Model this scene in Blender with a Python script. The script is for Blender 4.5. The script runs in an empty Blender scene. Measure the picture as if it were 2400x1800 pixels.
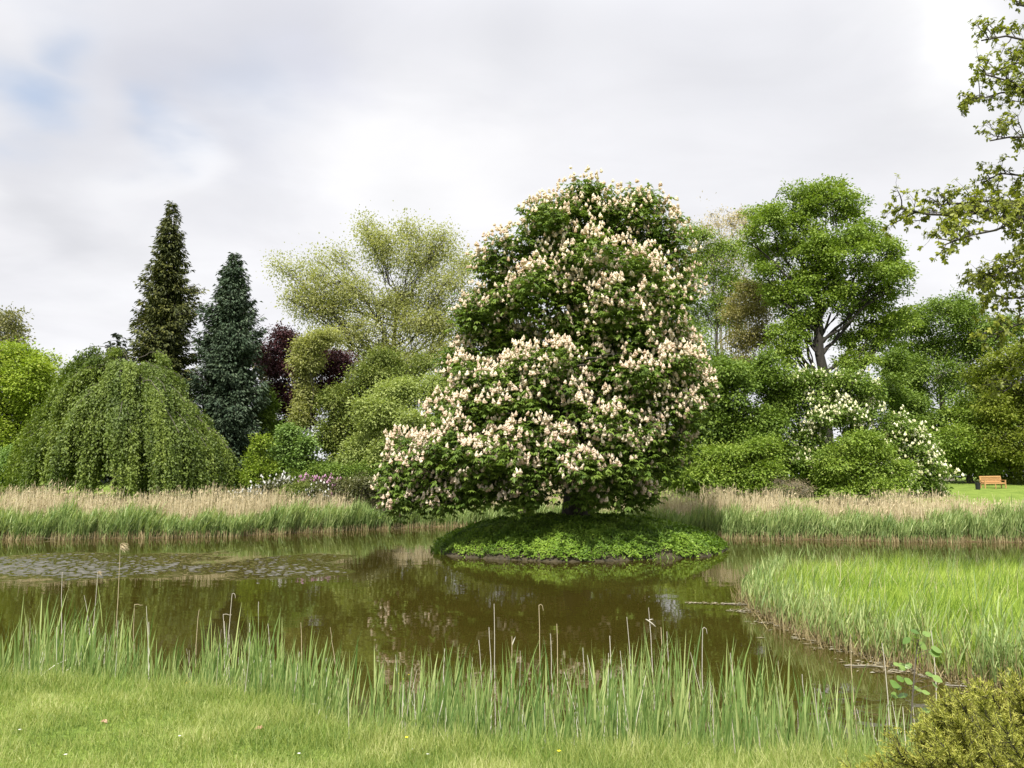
import bpy, math
import numpy as np
from math import radians as R

# ------------------------------------------------------------------ camera, sky, sun
S = bpy.context.scene
COL = S.collection
F = 1848.0                      # focal length in photo pixels (2400 wide)
HORIZON = 1120.0                # row of the horizon in the photo
EYE = 3.0                       # metres above the water
PITCH = math.atan((HORIZON - 900.0) / F)

cam = bpy.data.cameras.new('camera')
cam.sensor_width = 36.0
cam.lens = F / 2400.0 * 36.0
cam.clip_start = 0.05
cam.clip_end = 9000.0
camo = bpy.data.objects.new('camera', cam)
camo.location = (0, 0, EYE)
camo.rotation_euler = (math.pi / 2 + PITCH, 0, 0)
COL.objects.link(camo)
S.camera = camo

SUN_EL, SUN_AZ = R(55), R(199)          # azimuth clockwise from +Y (view direction)
sund = np.array([math.sin(SUN_AZ) * math.cos(SUN_EL), math.cos(SUN_AZ) * math.cos(SUN_EL), math.sin(SUN_EL)])
sl = bpy.data.lights.new('sun', 'SUN')
sl.energy = 4.8
sl.angle = R(1.2)
sl.color = (1.0, 0.94, 0.83)
so = bpy.data.objects.new('sun', sl)
from mathutils import Vector
so.rotation_euler = Vector(sund).to_track_quat('Z', 'Y').to_euler()
COL.objects.link(so)

S.view_settings.view_transform = 'Standard'
S.view_settings.look = 'None'
S.view_settings.exposure = 0.68
S.view_settings.gamma = 1.0
S.cycles.max_bounces = 6
S.cycles.diffuse_bounces = 3
S.cycles.glossy_bounces = 3
S.cycles.transmission_bounces = 3
S.cycles.sample_clamp_indirect = 6.0


def ray(px, py):
    u, v = (px - 1200.0) / F, (900.0 - py) / F
    d = np.array([u, math.cos(PITCH) - v * math.sin(PITCH), math.sin(PITCH) + v * math.cos(PITCH)])
    return d


def P(px, py, Y):
    d = ray(px, py)
    return np.array([0, 0, EYE]) + d * (Y / d[1])


def PZ(px, py, z=0.0):
    d = ray(px, py)
    return np.array([0, 0, EYE]) + d * ((z - EYE) / d[2])


# --- node helpers
def nn(nt, kind, **kw):
    n = nt.nodes.new(kind)
    for k, v in kw.items():
        setattr(n, k, v)
    return n


def ramp(nt, stops, fac=None, interp='LINEAR'):
    n = nn(nt, 'ShaderNodeValToRGB')
    n.color_ramp.interpolation = interp
    el = n.color_ramp.elements
    while len(el) < len(stops):
        el.new(0.5)
    for e, (p, c) in zip(el, stops):
        e.position = p
        e.color = (*c, 1) if len(c) == 3 else c
    if fac is not None:
        nt.links.new(fac, n.inputs[0])
    return n


def mathn(nt, op, a, b=None, clamp=False):
    n = nn(nt, 'ShaderNodeMath', operation=op)
    n.use_clamp = clamp
    for i, x in enumerate((a, b)):
        if x is None:
            continue
        if isinstance(x, (int, float)):
            n.inputs[i].default_value = x
        else:
            nt.links.new(x, n.inputs[i])
    return n.outputs[0]


def mixc(nt, fac, a, b, blend='MIX'):
    n = nn(nt, 'ShaderNodeMix', data_type='RGBA', blend_type=blend)
    for sock, x in ((n.inputs[0], fac), (n.inputs[6], a), (n.inputs[7], b)):
        if isinstance(x, (int, float)):
            sock.default_value = x
        elif isinstance(x, tuple):
            sock.default_value = (*x, 1)
        else:
            nt.links.new(x, sock)
    return n.outputs[2]


# --- world: Nishita sky behind a broken overcast
W = bpy.data.worlds.new('World')
S.world = W
W.use_nodes = True
nt = W.node_tree
nt.nodes.clear()
out = nn(nt, 'ShaderNodeOutputWorld')
bg = nn(nt, 'ShaderNodeBackground')
bg.inputs['Strength'].default_value = 0.09
sky = nn(nt, 'ShaderNodeTexSky', sky_type='NISHITA')
sky.sun_disc = False
sky.sun_elevation = SUN_EL
sky.sun_rotation = SUN_AZ
tc = nn(nt, 'ShaderNodeTexCoord')
sep = nn(nt, 'ShaderNodeSeparateXYZ')
nt.links.new(tc.outputs['Generated'], sep.inputs[0])
zz = mathn(nt, 'ADD', mathn(nt, 'MAXIMUM', sep.outputs[2], 0.0), 0.16)
cx = mathn(nt, 'DIVIDE', sep.outputs[0], zz)
cy = mathn(nt, 'DIVIDE', sep.outputs[1], zz)
comb = nn(nt, 'ShaderNodeCombineXYZ')
nt.links.new(cx, comb.inputs[0])
nt.links.new(cy, comb.inputs[1])
n1 = nn(nt, 'ShaderNodeTexNoise', noise_dimensions='3D')
n1.inputs['Scale'].default_value = 1.1
n1.inputs['Detail'].default_value = 5
n1.inputs['Roughness'].default_value = 0.5
n1.inputs['Distortion'].default_value = 0.35
nt.links.new(comb.outputs[0], n1.inputs['Vector'])
n2 = nn(nt, 'ShaderNodeTexNoise', noise_dimensions='3D')
n2.inputs['Scale'].default_value = 2.3
n2.inputs['Detail'].default_value = 5
n2.inputs['Roughness'].default_value = 0.45
vm = nn(nt, 'ShaderNodeVectorMath', operation='ADD')
nt.links.new(comb.outputs[0], vm.inputs[0])
vm.inputs[1].default_value = (7.3, 2.1, 0)
nt.links.new(vm.outputs[0], n2.inputs['Vector'])


def sky_spot(px, py, r0, r1):
    """soft round mask around one direction of the sky (cosine falloff)"""
    d = ray(px, py)
    d = d / np.linalg.norm(d)
    dn = nn(nt, 'ShaderNodeVectorMath', operation='DOT_PRODUCT')
    wob = nn(nt, 'ShaderNodeVectorMath', operation='MULTIPLY_ADD')
    nt.links.new(n2.outputs['Color'], wob.inputs[0])
    wob.inputs[1].default_value = (0.26, 0.26, 0.26)
    nt.links.new(tc.outputs['Generated'], wob.inputs[2])
    wob2 = nn(nt, 'ShaderNodeVectorMath', operation='SUBTRACT')
    nt.links.new(wob.outputs[0], wob2.inputs[0])
    wob2.inputs[1].default_value = (0.13, 0.13, 0.13)
    wn = nn(nt, 'ShaderNodeVectorMath', operation='NORMALIZE')
    nt.links.new(wob2.outputs[0], wn.inputs[0])
    nt.links.new(wn.outputs[0], dn.inputs[0])
    dn.inputs[1].default_value = tuple(d)
    k = 1.0 / (1.0 - math.cos(R((r0 + r1) * .42)))
    return mathn(nt, 'EXPONENT', mathn(nt, 'MULTIPLY', mathn(nt, 'SUBTRACT', dn.outputs['Value'], 1.0), k))


grey = ramp(nt, [(0.28, (5.6, 5.63, 5.9)), (0.5, (6.3, 6.3, 6.55)), (0.72, (7.0, 7.0, 7.15))], n1.outputs['Fac'])
c = grey.outputs[0]
# brighter cloud banks and greyer veils
for (px, py, r0, r1, k, colr) in [
        (450, 190, 16, 0, 0.9, (4.7, 4.8, 5.35)), (750, 60, 15, 0, 0.75, (4.9, 4.95, 5.35)), (1150, 10, 15, 0, .75, (5.2, 5.25, 5.6)), (750, 240, 9, 0, .75, (4.6, 4.75, 5.55)), (1500, 40, 12, 0, .5, (5.3, 5.35, 5.7)),
        (100, 350, 9, 0, .85, (5.3, 5.32, 5.65)), (110, 520, 9, 0, .8, (5.0, 5.05, 5.35)), (300, 620, 9, 0, .35, (5.2, 5.25, 5.5)),
        (1750, 180, 15, 0, .75, (5.35, 5.4, 5.75)), (1300, 260, 10, 0, .3, (5.4, 5.45, 5.9)),
        (820, 390, 10, 0, .7, (7.4, 7.35, 7.4)), (1000, 400, 12, 0, .7, (7.3, 7.25, 7.3)), (1200, 440, 11, 0, .5, (7.2, 7.15, 7.2)), (640, 330, 5, 0, .5, (6.7, 6.7, 6.9)), (430, 385, 3.5, 0, .55, (7.2, 7.15, 7.25)), (360, 430, 6, 0, .5, (6.8, 6.8, 6.9)),
        (2200, 60, 8, 0, .95, (7.7, 7.7, 7.7)), (2350, 300, 9, 0, .5, (6.8, 6.8, 6.9)), (30, 420, 4, 0, .5, (6.8, 6.8, 6.95)), (950, 480, 8, 0, .35, (5.6, 5.65, 5.85)), (1650, 400, 12, 0, .4, (6.5, 6.5, 6.7))]:
    c = mixc(nt, mathn(nt, 'MULTIPLY', sky_spot(px, py, r0, r1), k), c, colr)
# thin places where the blue sky shows
blue = mathn(nt, 'MULTIPLY', sky_spot(70, 150, 6, 0), 0.75)
b2 = mathn(nt, 'MULTIPLY', sky_spot(400, 300, 4.5, 0), 0.42)
b3 = mathn(nt, 'MULTIPLY', sky_spot(170, 30, 5, 0), 0.5)
b4 = mathn(nt, 'MULTIPLY', sky_spot(560, 250, 6, 0), 0.22)
blue = mathn(nt, 'MAXIMUM', mathn(nt, 'MAXIMUM', blue, b3), b4)
blue = mathn(nt, 'MAXIMUM', blue, b2)
skyc = mixc(nt, 0.75, sky.outputs[0], (3.6, 4.5, 6.0))
c = mixc(nt, blue, c, skyc)
# mid-sized cloud texture
tx = nn(nt, 'ShaderNodeVectorMath', operation='SCALE')
nt.links.new(c, tx.inputs[0])
n3 = nn(nt, 'ShaderNodeTexNoise')
n3.inputs['Scale'].default_value = 2.2
n3.inputs['Detail'].default_value = 7
n3.inputs['Roughness'].default_value = .58
n3.inputs['Distortion'].default_value = .6
mp3 = nn(nt, 'ShaderNodeMapping')
mp3.inputs['Scale'].default_value = (1, 1.5, 1)
mp3.inputs['Rotation'].default_value = (0, 0, .35)
nt.links.new(comb.outputs[0], mp3.inputs[0])
nt.links.new(mp3.outputs[0], n3.inputs['Vector'])
nt.links.new(mathn(nt, 'ADD', mathn(nt, 'MULTIPLY', n3.outputs['Fac'], .17), .925), tx.inputs['Scale'])
c = tx.outputs[0]
# an overcast is brighter towards the zenith
zen = nn(nt, 'ShaderNodeMapRange', interpolation_type='SMOOTHSTEP')
nt.links.new(sep.outputs[2], zen.inputs[0])
zen.inputs[1].default_value, zen.inputs[2].default_value = .5, .8
zen.inputs[3].default_value, zen.inputs[4].default_value = 1.0, 2.1
zs_ = nn(nt, 'ShaderNodeVectorMath', operation='SCALE')
nt.links.new(c, zs_.inputs[0])
nt.links.new(zen.outputs[0], zs_.inputs['Scale'])
c = zs_.outputs[0]
# below the horizon: dull green-grey land
dn_ = mathn(nt, 'GREATER_THAN', sep.outputs[2], -0.02)
c = mixc(nt, dn_, (1.2, 1.3, 0.9), c)
nt.links.new(c, bg.inputs['Color'])
nt.links.new(bg.outputs[0], out.inputs[0])

# ------------------------------------------------------------------ mesh helpers
UP = np.array([0, 0, 1.0])


def norm(v):
    return v / np.maximum(np.linalg.norm(v, axis=-1, keepdims=True), 1e-9)


class MB:
    """collects quads with a per-face tint and material slot"""

    def __init__(self):
        self.v, self.q, self.t, self.m, self.n = [], [], [], [], 0

    def add(self, verts, quads, tint, mat=0):
        verts = np.asarray(verts, float).reshape(-1, 3)
        quads = np.asarray(quads, np.int64).reshape(-1, 4)
        self.v.append(verts)
        self.q.append(quads + self.n)
        self.t.append(np.broadcast_to(np.asarray(tint, float), (len(quads),)))
        self.m.append(np.full(len(quads), mat, np.int32))
        self.n += len(verts)

    def mesh(self, name, mats, smooth=False, origin=None):
        v = np.concatenate(self.v)
        q = np.concatenate(self.q)
        if origin is not None:
            v = v - origin
        me = bpy.data.meshes.new(name)
        me.vertices.add(len(v))
        me.vertices.foreach_set('co', v.astype(np.float32).ravel())
        me.loops.add(q.size)
        me.loops.foreach_set('vertex_index', q.astype(np.int32).ravel())
        me.polygons.add(len(q))
        me.polygons.foreach_set('loop_start', np.arange(0, q.size, 4, dtype=np.int32))
        for m in (mats if isinstance(mats, (list, tuple)) else [mats]):
            me.materials.append(m)
        me.polygons.foreach_set('material_index', np.concatenate(self.m))
        me.polygons.foreach_set('use_smooth', np.full(len(q), smooth))
        a = me.attributes.new('tint', 'FLOAT', 'FACE')
        a.data.foreach_set('value', np.concatenate(self.t).astype(np.float32))
        me.update(calc_edges=True)
        return me

    def obj(self, name, mats, parent=None, smooth=False, origin=None):
        me = self.mesh(name, mats, smooth, origin)
        o = bpy.data.objects.new(name, me)
        COL.objects.link(o)
        if parent is not None:
            o.parent = parent
        elif origin is not None:
            o.location = tuple(origin)
        return o


def tag(o, label=None, cat=None, group=None, kind=None):
    for k, v in (('label', label), ('category', cat), ('group', group), ('kind', kind)):
        if v:
            o[k] = v
    return o


def empty(name, loc, label, cat, group=None):
    o = bpy.data.objects.new(name, None)
    o.empty_display_size = 0.3
    o.location = tuple(loc)
    COL.objects.link(o)
    return tag(o, label, cat, group)


def diamonds(mb, base, d, nrm, L, Wd, tint, mat=0, droop=0.0):
    """leaf-shaped quads"""
    d = norm(d)
    side = norm(np.cross(d, nrm))
    n = len(base)
    L = np.broadcast_to(L, (n,))[:, None]
    Wd = np.broadcast_to(Wd, (n,))[:, None]
    up = np.cross(side, d)
    a = base
    b = base + d * L * .5 + side * Wd * .5 + up * Wd * .16
    c_ = base + d * L - UP * (droop * L)
    e = base + d * L * .5 - side * Wd * .5 + up * Wd * .16
    v = np.stack([a, b, c_, e], 1)
    mb.add(v, np.arange(4 * n).reshape(n, 4), tint, mat)


def ribbons(mb, base, d, L, Wd, bend, side, tint, k=3, prof=None, mat=0):
    """curved strips: base + d*L*t + bend*L*t^2"""
    n = len(base)
    t = np.linspace(0, 1, k + 1)
    if prof is None:
        prof = np.interp(t, [0, .25, .6, 1], [.8, 1, .8, .06])
    prof = np.asarray(prof)
    L = np.broadcast_to(L, (n,))[:, None, None]
    Wd = np.broadcast_to(Wd, (n,))[:, None, None]
    cen = base[:, None] + d[:, None] * L * t[None, :, None] + bend[:, None] * L * (t ** 2)[None, :, None]
    off = side[:, None] * Wd * .5 * prof[None, :, None]
    v = np.stack([cen - off, cen + off], 2)          # n, k+1, 2, 3
    idx = np.arange(n * (k + 1) * 2).reshape(n, k + 1, 2)
    q = np.stack([idx[:, :-1, 0], idx[:, :-1, 1], idx[:, 1:, 1], idx[:, 1:, 0]], -1)
    tt = np.repeat(np.broadcast_to(tint, (n,)), k)
    mb.add(v.reshape(-1, 3), q.reshape(-1, 4), tt, mat)


def tubes(mb, pts, rad, sides=5, tint=0.5, mat=0):
    """pts (n,k,3), rad (n,k)"""
    pts = np.asarray(pts, float)
    rad = np.asarray(rad, float)
    n, k, _ = pts.shape
    tan = norm(np.gradient(pts, axis=1))
    ref = np.where(np.abs(tan[..., 2:3]) > .9, np.array([1.0, 0, 0]), UP)
    s = norm(np.cross(tan, ref))
    u = np.cross(s, tan)
    a = np.arange(sides) * 2 * math.pi / sides
    ring = pts[:, :, None] + rad[:, :, None, None] * (s[:, :, None] * np.cos(a)[:, None] + u[:, :, None] * np.sin(a)[:, None])
    idx = np.arange(n * k * sides).reshape(n, k, sides)
    nx = np.roll(idx, -1, 2)
    q = np.stack([idx[:, :-1], nx[:, :-1], nx[:, 1:], idx[:, 1:]], -1)
    mb.add(ring.reshape(-1, 3), q.reshape(-1, 4), tint, mat)


def resample(pl, k):
    pl = np.asarray(pl, float)
    # Catmull-like smoothing by dense linear then chord resample
    seg = np.r_[0, np.cumsum(np.linalg.norm(np.diff(pl, axis=0), axis=1))]
    t = np.linspace(0, seg[-1], k)
    return np.stack([np.interp(t, seg, pl[:, i]) for i in range(3)], 1)


def curve(a, b, sag, k, rng, wob=.0):
    """bundle of curved paths a->b (n,3); sag is an offset vector at mid"""
    t = np.linspace(0, 1, k)[None, :, None]
    p = a[:, None] * (1 - t) + b[:, None] * t + sag[:, None] * (4 * t * (1 - t))
    if wob:
        p[:, 1:-1] += rng.normal(0, wob, p[:, 1:-1].shape)
    return p


# ------------------------------------------------------------------ materials
def leaf_mat(name, cols, trans=0.3, rough=0.55, spec=0.3, noise=0.35, nscale=0.8, gain=1.0):
    m = bpy.data.materials.new(name)
    m.use_nodes = True
    t = m.node_tree
    t.nodes.clear()
    o = nn(t, 'ShaderNodeOutputMaterial')
    at = nn(t, 'ShaderNodeAttribute', attribute_name='tint')
    ob = nn(t, 'ShaderNodeTexCoord')
    no = nn(t, 'ShaderNodeTexNoise')
    no.inputs['Scale'].default_value = nscale
    no.inputs['Detail'].default_value = 2
    t.links.new(ob.outputs['Object'], no.inputs['Vector'])
    f = mathn(t, 'ADD', at.outputs['Fac'], mathn(t, 'MULTIPLY', mathn(t, 'SUBTRACT', no.outputs['Fac'], .5), noise * 2), True)
    if cols[1][1] > cols[1][0] * 1.02 and cols[1][1] > cols[1][2] * 1.3:
        cols = [(r_ * 1.22, g_, b_ * 1.1) for r_, g_, b_ in cols]
    stops = [(i / (len(cols) - 1), tuple(min(v * gain, .88) for v in c)) for i, c in enumerate(cols)]
    r = ramp(t, stops, f)
    p = nn(t, 'ShaderNodeBsdfPrincipled')
    p.inputs['Roughness'].default_value = rough
    p.inputs['Specular IOR Level'].default_value = spec
    t.links.new(r.outputs[0], p.inputs['Base Color'])
    if trans > 0:
        tr = nn(t, 'ShaderNodeBsdfTranslucent')
        tint = mixc(t, 1.0, r.outputs[0], (1.15, 1.2, .55), 'MULTIPLY')
        t.links.new(tint, tr.inputs['Color'])
        mx = nn(t, 'ShaderNodeMixShader')
        mx.inputs[0].default_value = trans
        t.links.new(p.outputs[0], mx.inputs[1])
        t.links.new(tr.outputs[0], mx.inputs[2])
        t.links.new(mx.outputs[0], o.inputs[0])
    else:
        t.links.new(p.outputs[0], o.inputs[0])
    return m


def bark_mat(name, c0, c1, scale=6.0, stretch=(1, 1, .25)):
    m = bpy.data.materials.new(name)
    m.use_nodes = True
    t = m.node_tree
    p = t.nodes['Principled BSDF']
    ob = nn(t, 'ShaderNodeTexCoord')
    mp = nn(t, 'ShaderNodeMapping')
    mp.inputs['Scale'].default_value = stretch
    t.links.new(ob.outputs['Object'], mp.inputs[0])
    no = nn(t, 'ShaderNodeTexNoise')
    no.inputs['Scale'].default_value = scale
    no.inputs['Detail'].default_value = 6
    t.links.new(mp.outputs[0], no.inputs['Vector'])
    r = ramp(t, [(.3, c0), (.7, c1)], no.outputs['Fac'])
    t.links.new(r.outputs[0], p.inputs['Base Color'])
    p.inputs['Roughness'].default_value = .9
    b = nn(t, 'ShaderNodeBump')
    b.inputs['Strength'].default_value = .6
    b.inputs['Distance'].default_value = .04
    t.links.new(no.outputs['Fac'], b.inputs['Height'])
    t.links.new(b.outputs[0], p.inputs['Normal'])
    return m


M = {}
M['bark'] = bark_mat('bark_grey_brown', (.035, .03, .024), (.12, .105, .085))
M['bark_dark'] = bark_mat('bark_dark', (.02, .017, .014), (.06, .05, .04))
M['bark_shaded'] = bark_mat('bark_crown_shade', (.010, .009, .007), (.034, .029, .023))  # maple bark, darkened so its colour carries the crown's shade
M['bark_pale'] = bark_mat('bark_pale', (.10, .09, .07), (.26, .24, .20))
M['bark_silver'] = bark_mat('bark_silver', (.11, .105, .09), (.26, .25, .22))
M['chestnut'] = leaf_mat('chestnut_leaf', [(.055, .12, .018), (.105, .20, .03), (.17, .28, .05)], .36, .5, .3)
M['blossom'] = leaf_mat('chestnut_blossom', [(.58, .43, .335), (.72, .61, .50), (.80, .735, .64)], .3, .8, .1, .12)
M['blossom_cream'] = leaf_mat('cream_blossom', [(.55, .52, .30), (.72, .70, .48), (.82, .82, .66)], .15, .8, .1, .15)

# ------------------------------------------------------------------ terrain
SM = lambda e0, e1, x: (lambda t: t * t * (3 - 2 * t))(np.clip((x - e0) / (e1 - e0), 0, 1))

far_px = [(0, 1265), (350, 1262), (560, 1256), (700, 1250), (880, 1240), (1000, 1236), (1250, 1232), (1480, 1240), (1580, 1254), (1690, 1261), (2000, 1268), (2400, 1272)]
far_pts = np.array([PZ(*p)[:2] for p in far_px])
FAR_X = np.r_[-60, far_pts[:, 0], 70]
FAR_Y = np.r_[36, far_pts[:, 1], 33]


def far_bank(x):
    return np.interp(x, FAR_X, FAR_Y)


def lawn_edge(x):
    return np.interp(x, [-9, -4.5, -2.9, -1.9, -1.1, 0, 1.5, 3, 6, 12], [6.9, 6.7, 6.5, 6.1, 5.2, 5.0, 4.9, 4.6, 4.6, 4.8])


pen_px = [(1757, 1413), (1790, 1440), (1850, 1470), (1920, 1500), (2000, 1528), (2110, 1560), (2230, 1588), (2330, 1618), (2420, 1640)]
PEN = np.array([PZ(*p)[:2] for p in pen_px] + [(9.5, 10.2), (14, 9.4), (26, 9.0), (40, 12), (40, 25), (20, 25.5), (13, 25.2), (9.6, 24.6), (7.4, 22.8), (6.1, 20.7)])


def poly_sd(x, y, poly):
    """signed distance to polygon, positive inside"""
    x, y = np.asarray(x, float), np.asarray(y, float)
    best = np.full(x.shape, 1e9)
    ins = np.zeros(x.shape, bool)
    n = len(poly)
    for i in range(n):
        ax, ay = poly[i]
        bx, by = poly[(i + 1) % n]
        dx, dy = bx - ax, by - ay
        t = np.clip(((x - ax) * dx + (y - ay) * dy) / (dx * dx + dy * dy), 0, 1)
        best = np.minimum(best, np.hypot(x - ax - t * dx, y - ay - t * dy))
        c_ = ((ay > y) != (by > y)) & (x < (bx - ax) * (y - ay) / (by - ay + 1e-12) + ax)
        ins ^= c_
    return np.where(ins, best, -best)


ISC = np.array([*P(1350, 1280, 33.8)[:2]])
IRX, IRY = 6.15, 4.7


def isle_r(x, y):
    a = np.arctan2((y - ISC[1]) / IRY, (x - ISC[0]) / IRX)
    w = 1 + .035 * np.sin(3 * a + 1) + .025 * np.sin(7 * a + .4) + .012 * np.sin(17 * a)
    return np.hypot((x - ISC[0]) / IRX, (y - ISC[1]) / IRY) / w


def isle_z(x, y):
    r = isle_r(x, y)
    return 1.26 * (1 - np.clip(r, 0, 1) ** 2.7) ** .8 - .02


def ground_z(x, y):
    x, y = np.asarray(x, float), np.asarray(y, float)
    # pond bed
    z = np.full(np.broadcast(x, y).shape, -1.3)
    # near bank
    e = lawn_edge(x)
    s = y - e
    zn = np.interp(s, [-6, -.5, .2, .9, 2.0, 3.2, 4.5, 7], [1.45, 1.38, 1.25, .85, .35, .02, -.45, -1.3])
    z = np.maximum(z, zn)
    # far bank
    s = y - far_bank(x)
    zf = np.interp(s, [-3, -.6, .1, 1.2, 4, 20, 32, 120, 4000], [-1.3, -.35, .02, .3, .5, 2.0, 2.7, 3.2, 6.0])
    z = np.maximum(z, zf)
    # peninsula
    sd = poly_sd(x, y, PEN)
    zp = np.interp(sd, [-2, -.4, 0, .5, 2.5, 6], [-1.3, -.35, .0, .16, .26, .34])
    z = np.maximum(z, zp)
    # land closes the pond left and right, out of view
    z = np.maximum(z, np.interp(np.abs(x - 2), [44, 50, 60, 4000], [-1.3, .2, .9, 6]))
    und = .03 * np.sin(x * 1.7 + y * .6) * np.sin(y * 1.3 - x * .4) + .02 * np.sin(x * 3.1 + 1) * np.sin(y * 2.9)
    return z + np.where(z > .05, und, und * .3)


def axis(dense0, dense1, step, far):
    a = np.arange(dense0, dense1, step)
    g = []
    d, p = step * 2, dense1
    while p < far[1]:
        g.append(p)
        p += d
        d *= 1.5
    g.append(far[1])
    h = []
    d, p = step * 2, dense0 - step
    while p > far[0]:
        h.append(p)
        p -= d
        d *= 1.5
    h.append(far[0])
    return np.r_[h[::-1], a, g]


gx = axis(-40, 46, .4, (-4000, 4000))
gy = np.r_[axis(2, 11, .15, (-1500, 11.1))[:-1], axis(11.15, 80, .4, (11.05, 5000))[1:]]
X, Y = np.meshgrid(gx, gy)
Z = ground_z(X, Y)
mb = MB()
idx = np.arange(X.size).reshape(X.shape)
q = np.stack([idx[:-1, :-1], idx[:-1, 1:], idx[1:, 1:], idx[1:, :-1]], -1).reshape(-1, 4)
mb.add(np.stack([X, Y, Z], -1).reshape(-1, 3), q, .5)

m = bpy.data.materials.new('turf_ground')
m.use_nodes = True
t = m.node_tree
p = t.nodes['Principled BSDF']
p.inputs['Roughness'].default_value = .95
p.inputs['Specular IOR Level'].default_value = .1
geo = nn(t, 'ShaderNodeNewGeometry')
na = nn(t, 'ShaderNodeTexNoise')
na.inputs['Scale'].default_value = 1.3
na.inputs['Detail'].default_value = 5
t.links.new(geo.outputs['Position'], na.inputs['Vector'])
nb = nn(t, 'ShaderNodeTexNoise')
nb.inputs['Scale'].default_value = 22
nb.inputs['Detail'].default_value = 4
t.links.new(geo.outputs['Position'], nb.inputs['Vector'])
g1 = ramp(t, [(.3, (.09, .15, .02)), (.7, (.20, .27, .05))], na.outputs['Fac'])
g2 = mixc(t, .35, g1.outputs[0], ramp(t, [(.3, (.06, .10, .015)), (.7, (.24, .30, .08))], nb.outputs['Fac']).outputs[0])
sp = nn(t, 'ShaderNodeSeparateXYZ')
t.links.new(geo.outputs['Position'], sp.inputs[0])
mr = nn(t, 'ShaderNodeMapRange')
t.links.new(sp.outputs[2], mr.inputs[0])
mr.inputs[1].default_value, mr.inputs[2].default_value = .03, .22
c = mixc(t, mr.outputs[0], ramp(t, [(.3, (.05, .035, .018)), (.7, (.13, .095, .05))], nb.outputs['Fac']).outputs[0], g2)
t.links.new(c, p.inputs['Base Color'])
b = nn(t, 'ShaderNodeBump')
b.inputs['Distance'].default_value = .05
t.links.new(nb.outputs['Fac'], b.inputs['Height'])
t.links.new(b.outputs[0], p.inputs['Normal'])
M['ground'] = m
o = mb.obj('ground', m, smooth=True)
tag(o, 'grassy park ground around the pond', None, None, 'structure')

# ------------------------------------------------------------------ water
rng = np.random.default_rng(7)


def patch_mask(x, y):
    w_ = .35 * np.sin(x * 1.1 + 1.3 * np.sin(y * .9)) + .3 * np.sin(y * 2.3 + x * .7) + .25 * np.sin(x * 2.9 - y * 1.9)
    k = np.zeros_like(x)
    for (px, py, rx, ry, s_) in [(40, 1330, 8.4, 3.4, 1), (250, 1312, 5.0, 3.2, .7), (655, 1338, 2.1, 1.9, 1), (560, 1330, 3.2, 2.4, .65), (700, 1310, 2.0, 1.8, .6)]:
        cx_, cy_ = PZ(px, py)[:2]
        r_ = np.hypot((x - cx_) / rx, (y - cy_) / ry) + w_ * .33
        k = np.maximum(k, s_ * (1 - SM(.62, 1.12, r_)))
    return k


wx_ = np.r_[-80, -50, -30, np.arange(-21.5, -3.0, .04), np.arange(-2.6, 16, .8), 20, 30, 50, 90]
wy_ = np.r_[2.5, np.arange(3.2, 22.2, .8), np.arange(22.3, 32.6, .04), 34, 38, 44, 52, 64]
WX, WY = np.meshgrid(wx_, wy_)
WZ = np.zeros_like(WX)
for _ in range(48):
    lam = rng.uniform(.13, .36)
    th = R(-78) + rng.normal(0, .75)
    kx, ky = math.cos(th) * 2 * math.pi / lam, math.sin(th) * 2 * math.pi / lam
    WZ += lam * .0082 * np.sin(kx * WX + ky * WY + rng.uniform(0, 6.28) + .6 * np.sin(WX * .8 + WY * 1.3 * rng.uniform(.5, 1.5)))
PM = patch_mask(WX, WY)
WZ *= PM
mb = MB()
idx = np.arange(WX.size).reshape(WX.shape)
mb.add(np.stack([WX, WY, WZ], -1).reshape(-1, 3), np.stack([idx[:-1, :-1], idx[:-1, 1:], idx[1:, 1:], idx[1:, :-1]], -1).reshape(-1, 4), PM[:-1, :-1].ravel())
m = bpy.data.materials.new('murky_water')
m.use_nodes = True
t = m.node_tree
p = t.nodes['Principled BSDF']
p.inputs['IOR'].default_value = 1.5
rat = nn(t, 'ShaderNodeAttribute', attribute_name='tint')
t.links.new(mathn(t, 'ADD', mathn(t, 'MULTIPLY', rat.outputs['Fac'], .02), .03), p.inputs['Roughness'])
t.links.new(mathn(t, 'ADD', mathn(t, 'MULTIPLY', rat.outputs['Fac'], .8), .5), p.inputs['Specular IOR Level'])
geo = nn(t, 'ShaderNodeNewGeometry')
nz = nn(t, 'ShaderNodeTexNoise')
nz.inputs['Scale'].default_value = .25
nz.inputs['Detail'].default_value = 3
t.links.new(geo.outputs['Position'], nz.inputs['Vector'])
r = ramp(t, [(.3, (.027, .022, .0035)), (.7, (.037, .030, .0055))], nz.outputs['Fac'])
t.links.new(r.outputs[0], p.inputs['Base Color'])


def wave_noise(scale, stretch, detail):
    mp = nn(t, 'ShaderNodeMapping')
    mp.inputs['Scale'].default_value = stretch
    mp.inputs['Rotation'].default_value = (0, 0, R(8))
    t.links.new(geo.outputs['Position'], mp.inputs[0])
    n = nn(t, 'ShaderNodeTexNoise')
    n.inputs['Scale'].default_value = scale
    n.inputs['Detail'].default_value = detail
    t.links.new(mp.outputs[0], n.inputs['Vector'])
    return n.outputs['Fac']


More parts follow.
